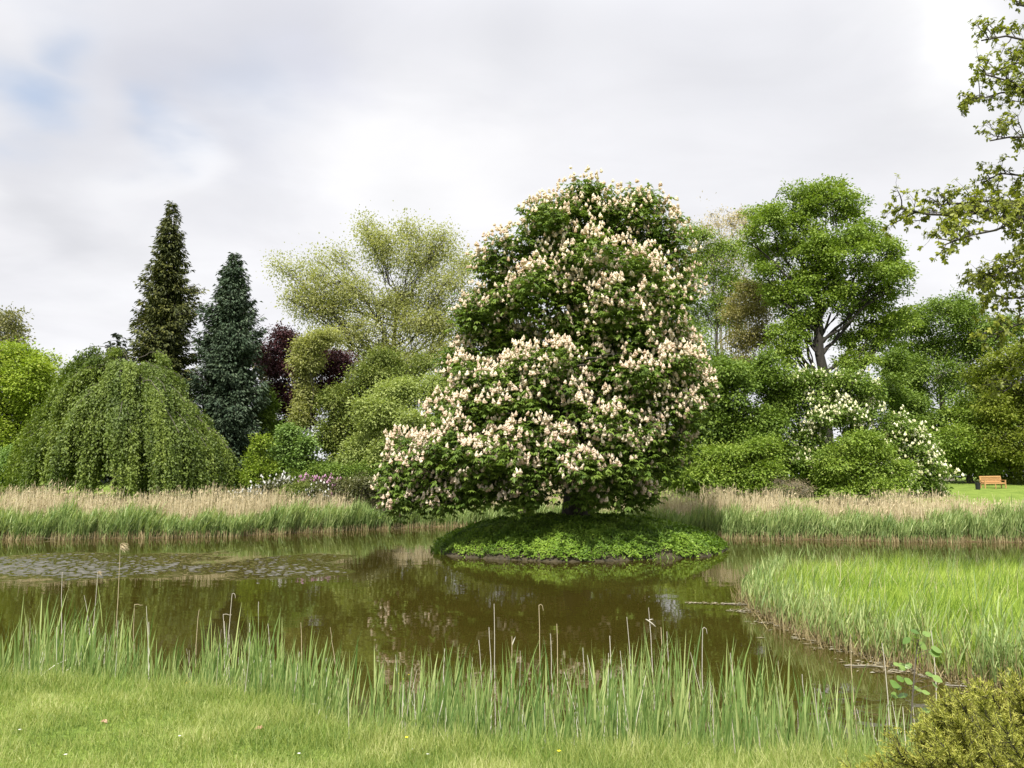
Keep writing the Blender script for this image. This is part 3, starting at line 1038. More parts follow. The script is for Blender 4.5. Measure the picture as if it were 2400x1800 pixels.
def conifer(name, label, apex, base_px, Y, prof, seed, leafm, whorls=70, per=8, droop=.25, qn=16, L=.45, Wd=.13, tip=.12, gap=.15, r0=.3, cut=1.0):
    """prof: list of (fraction from apex down, radius in photo px)"""
    rng = np.random.default_rng(seed)
    ap = P(*apex, Y)
    bx = ap[0]
    gz = float(ground_z(bx, Y))
    base = np.array([bx, Y, gz - .1])
    root = empty(name, base, label, 'tree')
    H = ap[2] - gz
    fr = np.array([p_[0] for p_ in prof]); rw = np.array([p_[1] for p_ in prof]) * Y / F
    lev = np.linspace(.006, cut, whorls) ** .9
    lv = np.repeat(lev, per)
    n = len(lv)
    az = rng.uniform(0, 2 * math.pi, n)
    lo = 1.06 * (1 + .13 * np.sin(az * 2 + lv * 23) + .12 * np.sin(az * 3 - lv * 41 + 2))
    R_ = np.interp(lv, fr, rw) * rng.uniform(.55, 1.18, n) * lo
    z0 = gz + H * (1 - lv) + rng.normal(0, .12, n)
    o_ = np.stack([np.cos(az), np.sin(az), np.zeros(n)], 1)
    t_ = np.linspace(0, 1, 6)
    br = np.array([bx, Y, 0]) + o_[:, None] * (R_[:, None] * t_)[..., None]
    br[..., 2] = z0[:, None] + R_[:, None] * (-droop * t_ * 1.3 + (droop * .75 + tip) * t_ ** 3)
    mb = MB()
    # foliage along the boughs
    cnt = np.maximum((qn * (R_ / R_.max()) ** 1.0).astype(int), 4)
    i = np.repeat(np.arange(n), cnt)
    N = len(i)
    u = rng.uniform(.12, 1, N) ** .75
    s_ = norm(np.cross(o_, UP))[i]
    ctr = np.array([bx, Y, 0]) + o_[i] * (R_[i] * u)[:, None]
    ctr[:, 2] = z0[i] + R_[i] * (-droop * u * 1.3 + (droop * .75 + tip) * u ** 3)
    lat = rng.normal(0, 1, N) * (.10 + .22 * R_[i] * u * (1.15 - u))
    ctr += s_ * lat[:, None]
    ctr[:, 2] -= np.abs(lat) * .35 + rng.uniform(0, .15, N)
    d = norm(o_[i] * .8 + s_ * np.sign(lat)[:, None] * rng.uniform(.1, .9, (N, 1)) - UP * rng.uniform(-.1, .75, (N, 1)))
    nr = norm(UP + o_[i] * .3 + rng.normal(0, .5, (N, 3)))
    sc = rng.uniform(.6, 1.25, N)
    tb = rng.uniform(0, 1, n)
    diamonds(mb, ctr, d, nr, L * sc, Wd * sc * 1.6, np.clip(.45 * tb[i] + rng.uniform(0, .55, N), 0, 1), 0, .15)
    # inner needles around the trunk, in the darker tints
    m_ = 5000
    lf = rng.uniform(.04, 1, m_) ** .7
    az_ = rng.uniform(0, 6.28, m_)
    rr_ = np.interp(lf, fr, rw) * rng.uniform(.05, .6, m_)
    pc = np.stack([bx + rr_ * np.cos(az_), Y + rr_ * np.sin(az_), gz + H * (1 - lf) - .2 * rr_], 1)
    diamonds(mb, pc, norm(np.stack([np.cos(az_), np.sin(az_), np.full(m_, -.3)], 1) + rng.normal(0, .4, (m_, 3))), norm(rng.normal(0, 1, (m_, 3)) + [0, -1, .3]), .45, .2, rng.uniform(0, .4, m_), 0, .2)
    # hanging twiglets
    j = rng.integers(0, N, N // 2)
    dd = norm(-UP + o_[i[j]] * .35 + rng.normal(0, .3, (len(j), 3)))
    diamonds(mb, ctr[j], dd, norm(o_[i[j]] + rng.normal(0, .4, (len(j), 3))), L * .8, Wd * 1.3, rng.uniform(0, .7, len(j)))
    mb.obj('crown', leafm, root, origin=base)
    mb = MB()
    tk = np.linspace(0, 1, 10)
    tubes(mb, np.array([base])[None] + (np.array([0, 0, H]) * tk[:, None])[None], (r0 * (1 - .97 * tk))[None], 8)
    sel = rng.uniform(0, 1, n) < .6
    tubes(mb, br[sel], (.02 + R_[sel] * .012)[:, None] * (1 - .75 * t_), 4)
    mb.obj('trunk', M['bark_dark'], root, smooth=True, origin=base)
    return root


conifer('spruce_tree', 'tallest dark spruce with a ragged narrow tip above the weeping beech', (404, 470), 0, 62,
        [(0, 2), (.05, 13), (.12, 27), (.2, 38), (.27, 48), (.33, 62), (.42, 66), (.55, 70), (.7, 76), (.85, 90), (1, 95)], 31, M['needle_olive'], whorls=95, per=12, droop=.3, qn=70, L=.36, Wd=.085, tip=.15)
conifer('cypress_tree', 'shorter dense blue-green conifer right of the tallest spruce', (549, 590), 0, 58,
        [(0, 3), (.06, 20), (.15, 36), (.3, 56), (.45, 68), (.6, 74), (.8, 78), (1, 76)], 32, M['needle_blue'], whorls=110, per=13, droop=.12, qn=60, L=.30, Wd=.085, tip=.3)
conifer('cedar_tree', 'small dark conifer tip peeping over the top of the weeping beech', (277, 778), 0, 70,
        [(0, 4), (.1, 24), (.22, 46), (.4, 70), (1, 90)], 33, M['needle_dark'], whorls=30, per=7, droop=.05, qn=26, L=.5, Wd=.14, tip=.1)

# weeping beech
def weeping(Y, seed):
    rng = np.random.default_rng(seed)
    cx_ = P(290, 1100, Y)[0]
    gz = float(ground_z(cx_, Y))
    base = np.array([cx_, Y, gz - .1])
    root = empty('weeping_beech_tree', base, 'broad weeping beech with hanging green curtains at the far bank on the left', 'tree')
    # bough ends: (px, py, depth offset)
    sil = np.array([(40, 1060), (60, 1000), (100, 940), (150, 860), (187, 828), (225, 845), (270, 812), (320, 858), (350, 850), (395, 834), (430, 885), (470, 970), (520, 1035), (565, 1060)])
    ends = []
    for row, (f, cnt_) in enumerate([(.02, 8), (.15, 8), (.30, 9), (.46, 9), (.62, 8)]):
        for q_ in range(cnt_):
            px = 62 + (q_ + rng.uniform(.1, .9)) / cnt_ * 455
            top = np.interp(px, sil[:, 0], sil[:, 1])
            py = top + 4 + np.clip(f + rng.normal(0, .05), .01, .8) * (1100 - top)
            half = np.sqrt(max(0, 1 - ((px - 295) / 290) ** 2))
            dep = (.3 + 5.6 * f ** .75) * half + rng.normal(0, .4)
            ends.append((px, py, -dep))
            if rng.uniform() < .7:
                ends.append((px + rng.normal(0, 20), py + 10, dep))
    for px, py in sil[1:-1]:
        ends.append((px, py + 5, rng.normal(0, .4)))
    ends += [(535, 1052, -.8), (550, 1066, .2), (490, 1005, -1), (500, 1015, .6), (60, 1020, -.6), (45, 1050, .3)]
    # a dark core of inner strands
    for _ in range(40):
        px = rng.uniform(130, 450)
        ends.append((px, np.interp(px, sil[:, 0], sil[:, 1]) + rng.uniform(60, 160), rng.normal(0, 1.0)))
    E = np.array([P(a, b_, Y + c_) for a, b_, c_ in ends])
    mbw, mbl = MB(), MB()
    top = np.array([cx_, Y, P(270, 860, Y)[2]])
    tubes(mbw, resample([base, base + (top - base) * .5 + [.15, 0, 0], top], 8)[None], np.linspace(.42, .12, 8)[None], 8)
    # arching boughs
    st = base + (top - base) * np.clip((E[:, 2:3] - base[2]) / (top[2] - base[2]) * .8 + .1, .25, 1.0)
    hor = np.linalg.norm((E - st)[:, :2], axis=1)
    bo = curve(st, E, np.stack([0 * hor, 0 * hor, .27 * hor + .25], 1), 9, rng, .05)
    tubes(mbw, bo, (.012 + .0045 * hor)[:, None] * (1.2 - .8 * np.linspace(0, 1, 9)), 5)
    # strands
    S0, S1, own = [], [], []
    for e, pl in zip(range(len(E)), bo):
        ns = int(rng.integers(30, 44))
        tanv = np.array([-(E[e] - st[e])[1], (E[e] - st[e])[0], 0])
        tanv = tanv / (np.linalg.norm(tanv) + 1e-6)
        wid = rng.uniform(.14, .36)
        fall = rng.uniform(2.2, 5.4)
        sweep = rng.uniform(.08, .3)
        od = norm((E[e] - st[e]) * [1, 1, 0])
        for _ in range(ns):
            u = rng.uniform(.5, 1.0) ** .7
            p0 = np.array([np.interp(u, np.linspace(0, 1, 9), pl[:, i]) for i in range(3)])
            p0 = p0 + tanv * rng.normal(0, wid) + rng.normal(0, .09, 3)
            p0[2] -= .25 * min(1.5, ((p0 - E[e]) @ tanv / wid) ** 2) * wid
            g_ = float(ground_z(p0[0], p0[1])) + rng.uniform(-.1, .3)
            ln = min(fall * rng.uniform(.6, 1.15), p0[2] - g_)
            if ln < .25:
                continue
            p1 = p0 + od * ln * sweep * rng.uniform(.7, 1.3) - UP * ln
            S0.append(p0); S1.append(p1); own.append(e)
    S0, S1, own = np.array(S0), np.array(S1), np.array(own)
    ln = np.linalg.norm(S1 - S0, axis=1)
    od = norm((E - st) * [1, 1, 0])[own]
    cnt = np.maximum((ln * 19).astype(int), 5)
    i = np.repeat(np.arange(len(S0)), cnt)
    u = rng.uniform(0, 1, len(i))
    pp = S0[i] * (1 - u)[:, None] + S1[i] * u[:, None] + od[i] * (.3 * ln[i] * u * (1 - u))[:, None] + rng.normal(0, .075, (len(i), 3))
    d = norm(-UP * .9 + rng.normal(0, .55, (len(i), 3)) + od[i] * .25)
    nr = norm(od[i] * .7 + UP * .6 + rng.normal(0, .5, (len(i), 3)))
    et = rng.uniform(0, 1, len(E))[own]
    sc = rng.uniform(.65, 1.3, len(i))
    diamonds(mbl, pp, d, nr, .17 * sc, .10 * sc, np.clip(-.05 + .5 * et[i] + .2 * rng.uniform(0, 1, len(S0))[i] + .4 * rng.uniform(0, 1, len(i)), 0, 1))
    mbl.obj('crown', M['weeping'], root, origin=base)
    mbw.obj('trunk', M['bark'], root, smooth=True, origin=base)


weeping(50, 41)

# group left of the chestnut
broadleaf('copper_beech_tree', 'dark purple copper beech between the blue-green conifer and the olive trees', 'tree',
          [(665, 800, 40, 38), (640, 860, 34, 50), (690, 850, 40, 50), (730, 870, 60, 45), (780, 850, 40, 32), (660, 930, 36, 50), (710, 950, 55, 60), (690, 1010, 45, 50), (760, 930, 50, 50), (800, 865, 34, 30), (740, 840, 40, 34), (600, 830, 24, 30)], 63, M['purple'], 42, 690,
          n=2200, per=12, spread=.3, L=.24, Wd=.15, bark='bark_dark', r0=.25, shell=(.6, 1.05), ntwig=200)
broadleaf('plane_tree', 'tall airy pale yellow-green tree with dark open branches left of the chestnut', 'tree',
          [(705, 640, 36, 26), (690, 700, 30, 40), (770, 665, 55, 40), (760, 730, 70, 45), (730, 690, 40, 40), (850, 700, 70, 55), (880, 620, 60, 55), (900, 570, 45, 30), (980, 560, 50, 28), (980, 620, 70, 55), (1040, 600, 45, 45),
           (940, 690, 60, 50), (1020, 700, 60, 50), (1080, 680, 45, 60), (1100, 620, 30, 35), (850, 780, 70, 45), (950, 780, 70, 50), (1050, 780, 60, 50), (860, 560, 26, 26), (800, 610, 30, 25), (930, 840, 70, 40), (1110, 730, 30, 60), (655, 625, 24, 18), (740, 610, 26, 20), (860, 535, 20, 18), (955, 535, 22, 18), (1040, 560, 24, 24), (800, 800, 50, 40), (1010, 830, 60, 40), (880, 850, 50, 36), (780, 740, 40, 40), (900, 730, 60, 40), (990, 760, 60, 40)], 67, M['plane'], 43, 925,
          n=6200, per=8, spread=.5, L=.20, Wd=.13, bark='bark_dark', r0=.42, top_px=690, limb_from=.18, ntwig=1800, shell=(.25, 1.12), inner=.15, bury=.5, sub=8, twig_r=.032, flat=1.0, m=5, size=(.35, .65), upn=.5)
broadleaf('hornbeam_tree', 'bushy olive-yellow tree in front of the copper beech', 'tree',
          [(745, 800, 36, 20), (715, 815, 26, 20), (700, 850, 22, 26), (712, 890, 18, 28), (730, 850, 22, 22), (718, 935, 18, 30), (770, 790, 26, 16), (705, 975, 16, 26)], 60, M['plane'], 44, 725, n=900, per=10, spread=.26, L=.22, Wd=.13, r0=.1, ntwig=250, shell=(.3, 1.12), m=6, size=(.35, .6), flat=.9)
broadleaf('field_maple_tree', 'rounded olive-green tree below the airy pale tree', 'tree',
          [(850, 890, 50, 34), (795, 945, 44, 50), (840, 970, 70, 70), (780, 1010, 40, 60), (900, 900, 60, 50), (830, 1060, 70, 60), (900, 850, 50, 40), (950, 900, 60, 60), (880, 1040, 70, 80)], 59, M['olive'], 45, 850,
          n=2600, per=13, spread=.3, L=.22, Wd=.14, r0=.2)
broadleaf('hazel_tree', 'dense yellowish green bush-like tree touching the left side of the chestnut', 'tree',
          [(930, 930, 70, 50), (880, 980, 55, 50), (960, 1000, 80, 60), (1030, 930, 60, 50), (860, 1060, 50, 60), (920, 1080, 70, 50), (1060, 990, 60, 70), (1000, 1080, 80, 60)], 53, M['oak_pale'], 46, 940,
          n=2600, per=13, spread=.28, L=.21, Wd=.14, r0=.18, tvar=.4)
broadleaf('young_ash_tree', 'narrow mid-green young tree between blue-green conifer and copper beech', 'tree',
          [(622, 935, 14, 30), (622, 985, 24, 40), (645, 1030, 26, 36), (612, 1060, 36, 46), (650, 1085, 36, 40)], 60, M['mid'], 47, 625, n=900, per=12, spread=.27, L=.22, Wd=.13, r0=.1, ntwig=100)
broadleaf('birch_tree', 'pale thin tree seen in the gap right of the blue-green conifer', 'tree',
          [(620, 850, 16, 25), (615, 880, 18, 30), (625, 920, 16, 30), (618, 980, 20, 40)], 70, M['greygreen'], 48, 618, n=260, per=10, spread=.3, L=.22, Wd=.13, bark='bark_silver', r0=.1, ntwig=120, shell=(.4, 1))
broadleaf('maple_shrub', 'emerald-green leafy shrub in front of the copper beech', 'shrub',
          [(680, 1020, 28, 24), (668, 1060, 34, 32), (710, 1050, 26, 34), (690, 1100, 45, 34)], 52, M['emerald'], 49, 685, n=620, per=12, spread=.22, L=.2, Wd=.14, r0=.06, ntwig=60)
broadleaf('golden_shrub', 'yellow-green slender shrub beside the weeping beech', 'shrub',
          [(610, 1040, 16, 22), (603, 1080, 22, 28), (590, 1120, 36, 26), (625, 1110, 28, 30)], 50.5, M['yellow'], 50, 602, n=420, per=11, spread=.2, L=.18, Wd=.11, r0=.05, ntwig=60)
broadleaf('rhododendron_bush', 'low fresh green bush behind the pink rhododendron', 'shrub',
          [(760, 1110, 50, 26), (720, 1120, 36, 22), (800, 1120, 50, 28), (850, 1110, 40, 30)], 51.5, M['mid'], 51, 760, n=600, per=12, spread=.22, L=.17, Wd=.1, r0=.05, ntwig=40)
AL = lambda x, y: True
broadleaf('rhododendron_bush', 'white-flowering rhododendron bush right of the weeping beech', 'shrub',
          [(635, 1150, 34, 22), (668, 1140, 26, 18), (600, 1168, 36, 16), (570, 1170, 26, 14), (630, 1175, 30, 20)], 48.5, M['rhodo'], 52, 625, n=500, per=12, spread=.2, L=.17, Wd=.07, r0=.05, ntwig=30, blossom=(M['white_fl'], 330, .17, AL))
broadleaf('rhododendron_bush', 'olive-brown bush without flowers between the white and pink rhododendrons', 'shrub',
          [(680, 1165, 30, 22), (705, 1152, 26, 18), (725, 1165, 26, 20)], 47.6, M['olive'], 53, 695, n=420, per=12, spread=.18, L=.15, Wd=.07, r0=.05, ntwig=30)
broadleaf('rhododendron_bush', 'pink and purple flowering rhododendron bush left of the chestnut', 'shrub',
          [(745, 1140, 32, 22), (775, 1145, 24, 20), (725, 1138, 22, 14), (760, 1165, 34, 18)], 49, M['rhodo'], 54, 750, n=420, per=12, spread=.2, L=.17, Wd=.07, r0=.05, ntwig=30, blossom=(M['pink_fl'], 190, .19, AL))
broadleaf('rhododendron_bush', 'small white-flowering bush in front of the pink rhododendron', 'shrub',
          [(725, 1162, 22, 12), (745, 1155, 14, 12), (755, 1165, 16, 10)], 47.2, M['rhodo'], 55, 738, n=160, per=12, spread=.15, L=.14, Wd=.06, r0=.04, ntwig=20, blossom=(M['white_fl'], 80, .14, AL))
broadleaf('rhododendron_bush', 'dull green bush with scattered cream flowers at the chestnut\'s left edge', 'shrub',
          [(815, 1145, 36, 22), (860, 1145, 34, 28), (900, 1150, 30, 30), (840, 1170, 50, 20)], 48, M['rhodo'], 56, 850, n=560, per=12, spread=.2, L=.17, Wd=.07, r0=.05, ntwig=30, blossom=(M['blossom_cream'], 60, .14, AL))

# group right of the chestnut
broadleaf('beech_tree', 'tall bare-twigged tree with pale bronze buds behind the chestnut', 'tree',
          [(1690, 520, 60, 40), (1740, 540, 40, 50), (1650, 560, 40, 50), (1700, 600, 70, 60), (1760, 620, 40, 60), (1640, 640, 50, 60), (1720, 690, 60, 60), (1800, 720, 30, 60)], 78, M['bronzetwig'], 61, 1705,
          n=1500, per=6, spread=.45, L=.22, Wd=.08, bark='bark_pale', r0=.3, ntwig=1400, shell=(.4, 1.1), inner=.1, bury=.5, sub=8, twig_r=.03, droop=-.4)
broadleaf('ash_tree', 'loose mid-green tree showing sky between its branches right of the chestnut', 'tree',
          [(1620, 560, 50, 40), (1660, 620, 60, 50), (1720, 590, 60, 36), (1610, 660, 60, 60), (1700, 680, 70, 50), (1660, 740, 80, 60), (1620, 800, 60, 60), (1720, 770, 60, 60), (1780, 600, 40, 40), (1790, 690, 50, 40), (1660, 860, 80, 50)], 70, M['maple'], 62, 1690,
          n=2300, per=10, spread=.36, L=.22, Wd=.13, bark='bark_dark', r0=.3, ntwig=700, shell=(.4, 1.06), inner=.1, bury=.6, sub=5, twig_r=.028)
broadleaf('bronze_maple_tree', 'bronze-leaved small tree left of the big maple trunk', 'tree',
          [(1750, 690, 40, 40), (1730, 740, 45, 45), (1780, 740, 45, 50), (1740, 800, 50, 40), (1790, 800, 40, 40), (1750, 860, 40, 40)], 64, M['bronze'], 63, 1755, n=1300, per=9, spread=.32, L=.2, Wd=.12, bark='bark_pale', r0=.14, ntwig=350, shell=(.45, 1.05), inner=.1, bury=.6)
broadleaf('maple_tree', 'tallest rounded fresh green maple with a thick shade-darkened trunk right of the chestnut', 'tree',
          [(1860, 480, 80, 45), (1960, 490, 85, 50), (1800, 530, 55, 42), (2030, 560, 55, 60), (1890, 560, 90, 60), (1980, 600, 90, 70), (1810, 610, 60, 42), (1880, 680, 70, 48), (2050, 660, 75, 70), (2100, 660, 38, 55), (1970, 690, 80, 55), (1870, 730, 70, 38), (2050, 740, 70, 40),
           (1900, 590, 60, 40), (2020, 805, 65, 40), (1880, 760, 40, 26), (1840, 790, 40, 40), (2055, 790, 40, 30), (1790, 505, 36, 30), (1860, 800, 46, 34), (2010, 860, 50, 34), (2090, 770, 46, 60), (1830, 690, 50, 40), (2080, 590, 40, 50), (1940, 450, 60, 26), (1760, 560, 34, 34), (1790, 640, 40, 34), (1845, 832, 44, 36), (2040, 700, 60, 50), (1920, 650, 60, 50)], 60, M['maple'], 64, 1936,
          n=4700, per=13, spread=.26, L=.24, Wd=.16, bark='bark_shaded', m=7, size=(.28, .5), r0=.62, ntwig=500, shell=(.72, 1.05), inner=.04, sub=5, twig_r=.03, top_px=640, limb_from=.42, bury=.74, low=.25)
broadleaf('hornbeam_tree', 'dense dark green tree mass beside the right edge of the chestnut', 'tree',
          [(1700, 890, 80, 50), (1640, 950, 60, 60), (1790, 880, 60, 45), (1720, 970, 90, 60), (1820, 960, 55, 60), (1650, 1030, 70, 60), (1760, 1040, 75, 60), (1800, 1010, 45, 50), (1830, 1060, 24, 30)], 54, M['mid'], 65, 1720,
          n=3200, per=13, spread=.28, L=.23, Wd=.15, r0=.25, bark='bark_dark')
broadleaf('field_maple_tree', 'low bright-tipped green tree above the reeds right of the chestnut', 'tree',
          [(1660, 1090, 80, 50), (1740, 1080, 80, 45), (1630, 1120, 60, 45), (1700, 1130, 80, 40), (1760, 1110, 60, 50), (1800, 1060, 40, 30), (1590, 1120, 40, 50)], 50, M['maple'], 66, 1690,
          n=2000, per=13, spread=.24, L=.2, Wd=.13, r0=.15)
cream = lambda x, y: (930 < y < 1030) or (x > 2050 and y > 1000) or (y > 1070 and x < 1960)
_, wp, wo = broadleaf('white_chestnut_tree', 'cream-flowering broad tree in front of the big maple trunk', 'tree',
          [(1890, 910, 60, 40), (1980, 900, 70, 36), (2030, 920, 40, 40), (1930, 970, 75, 48), (2010, 970, 60, 45), (1900, 1030, 50, 50), (2090, 1000, 50, 40), (2130, 1050, 60, 50), (2165, 1100, 55, 50), (2180, 1150, 40, 34), (2110, 1120, 60, 60), (1870, 1090, 60, 40), (1930, 1110, 50, 50), (2020, 1060, 80, 60)], 55, M['mid'], 67, 2000,
          n=3000, per=12, spread=.26, L=.22, Wd=.14, r0=.25, bark='bark_dark', blossom=(M['blossom_cream'], 3000, .24, lambda x, y: ((925 < y < 1030) and 1890 < x < 2060) or (x > 2065 and y > 1010) or (y > 1080 and x < 1960) or (math.sin(x * 12.9 + y * 4.1) > .82)))
broadleaf('elder_shrub', 'round mid-green shrub in front of the cream-flowering tree', 'shrub',
          [(1995, 1050, 52, 34), (2045, 1062, 50, 40), (1960, 1092, 50, 40), (2020, 1112, 80, 44), (1945, 1128, 36, 34), (2092, 1122, 36, 44), (2065, 1152, 60, 24), (1985, 1152, 60, 24), (2025, 1035, 34, 26)], 50, M['maple'], 68, 2015, n=1500, per=13, spread=.22, L=.19, Wd=.12, r0=.08, ntwig=60)
broadleaf('dry_shrub', 'grey-brown leafless shrub at the foot of the dark green trees', 'shrub',
          [(1830, 1140, 36, 24), (1870, 1150, 36, 24), (1800, 1160, 30, 18)], 49, M['dry'], 69, 1840, n=300, per=8, spread=.2, L=.14, Wd=.03, bark='bark_pale', r0=.05, ntwig=300, twig_r=.012)
broadleaf('oak_tree', 'dark green tree with gnarled grey limbs behind the bench lawn', 'tree',
          [(2180, 750, 70, 50), (2260, 740, 60, 50), (2120, 760, 40, 36), (2150, 830, 70, 50), (2240, 820, 80, 60), (2330, 800, 80, 70), (2120, 890, 50, 50), (2190, 890, 70, 60), (2280, 900, 80, 60), (2140, 950, 60, 40), (2320, 960, 90, 60)], 74, M['mid'], 70, 2215,
          n=3600, per=12, spread=.36, L=.27, Wd=.17, r0=.5, bark='bark_pale', shell=(.6, 1.05), sub=4, bury=.72, inner=.12)
broadleaf('lime_tree', 'shaded green tree left of the bench lawn behind the cream-flowering tree', 'tree',
          [(2090, 920, 40, 60), (2130, 980, 50, 60), (2090, 860, 30, 40), (2180, 1010, 50, 50)], 68, M['mid'], 71, 2100, n=1100, per=12, spread=.3, L=.24, Wd=.15, r0=.2)
broadleaf('linden_tree', 'rounded green tree directly behind the waste bin', 'tree',
          [(2270, 980, 60, 50), (2240, 1040, 50, 50), (2290, 1060, 60, 50), (2330, 1010, 60, 60), (2250, 1090, 50, 34), (2310, 1105, 40, 30)], 66, M['maple'], 72, 2270, n=1900, per=13, spread=.3, L=.25, Wd=.16, r0=.25)
broadleaf('golden_oak_tree', 'golden olive-green tree hanging over the bench', 'tree',
          [(2340, 880, 60, 50), (2400, 860, 70, 70), (2330, 960, 50, 50), (2390, 970, 70, 60), (2360, 1040, 60, 50), (2420, 1060, 60, 60), (2390, 1100, 50, 34), (2460, 960, 80, 80), (2470, 1080, 60, 60)], 64, M['gold'], 73, 2440, n=2600, per=13, spread=.3, L=.24, Wd=.15, r0=.3)
# trees a step outside the frame so the row carries on
broadleaf('linden_tree', 'dense green tree just beyond the right end of the bench lawn', 'tree',
          [(2560, 850, 110, 100), (2640, 960, 120, 110), (2520, 1000, 90, 90), (2700, 1080, 120, 80)], 66, M['mid'], 74, 2600, n=1500, per=12, spread=.4, L=.32, Wd=.2, r0=.3)
broadleaf('lime_tree', 'mid-green tree just beyond the left edge behind the lime-green tree', 'tree',
          [(-160, 880, 110, 90), (-240, 980, 120, 110), (-130, 1050, 80, 80)], 64, M['mid'], 75, -180, n=1300, per=12, spread=.4, L=.32, Wd=.2, r0=.3)
# a loose understorey closes the row behind
broadleaf('thicket', 'shaded undergrowth behind the row of trees', None,
          [(x_, 1105 + 12 * math.sin(x_ * .02), 70, 46 + 14 * math.sin(x_ * .013)) for x_ in range(120, 2060, 75)], 70, M['dark'], 76, 1100, n=3200, per=11, spread=.45, L=.3, Wd=.19, r0=.1, ntwig=40, sub=1)[0]['kind'] = 'stuff'

broadleaf('hornbeam_tree', 'olive tree glimpsed behind the left half of the chestnut', 'tree',
          [(1130, 900, 70, 80), (1200, 850, 80, 70), (1160, 1000, 90, 80), (1250, 960, 80, 90), (1220, 1080, 90, 60), (1100, 1045, 60, 60), (1130, 1090, 60, 50), (1290, 1010, 60, 70), (1080, 960, 50, 60)], 62, M['olive'], 91, 1190, n=1900, per=12, spread=.33, L=.26, Wd=.17, r0=.25)
broadleaf('field_maple_tree', 'green tree glimpsed behind the right half of the chestnut', 'tree',
          [(1340, 900, 80, 80), (1430, 840, 90, 80), (1390, 980, 90, 80), (1500, 920, 90, 90), (1350, 1080, 90, 60), (1480, 1050, 100, 70), (1570, 980, 70, 90), (1290, 1070, 60, 50), (1420, 1080, 80, 50), (1540, 1080, 70, 50), (1310, 980, 50, 60)], 63, M['mid'], 92, 1430, n=2300, per=12, spread=.33, L=.26, Wd=.17, r0=.25)

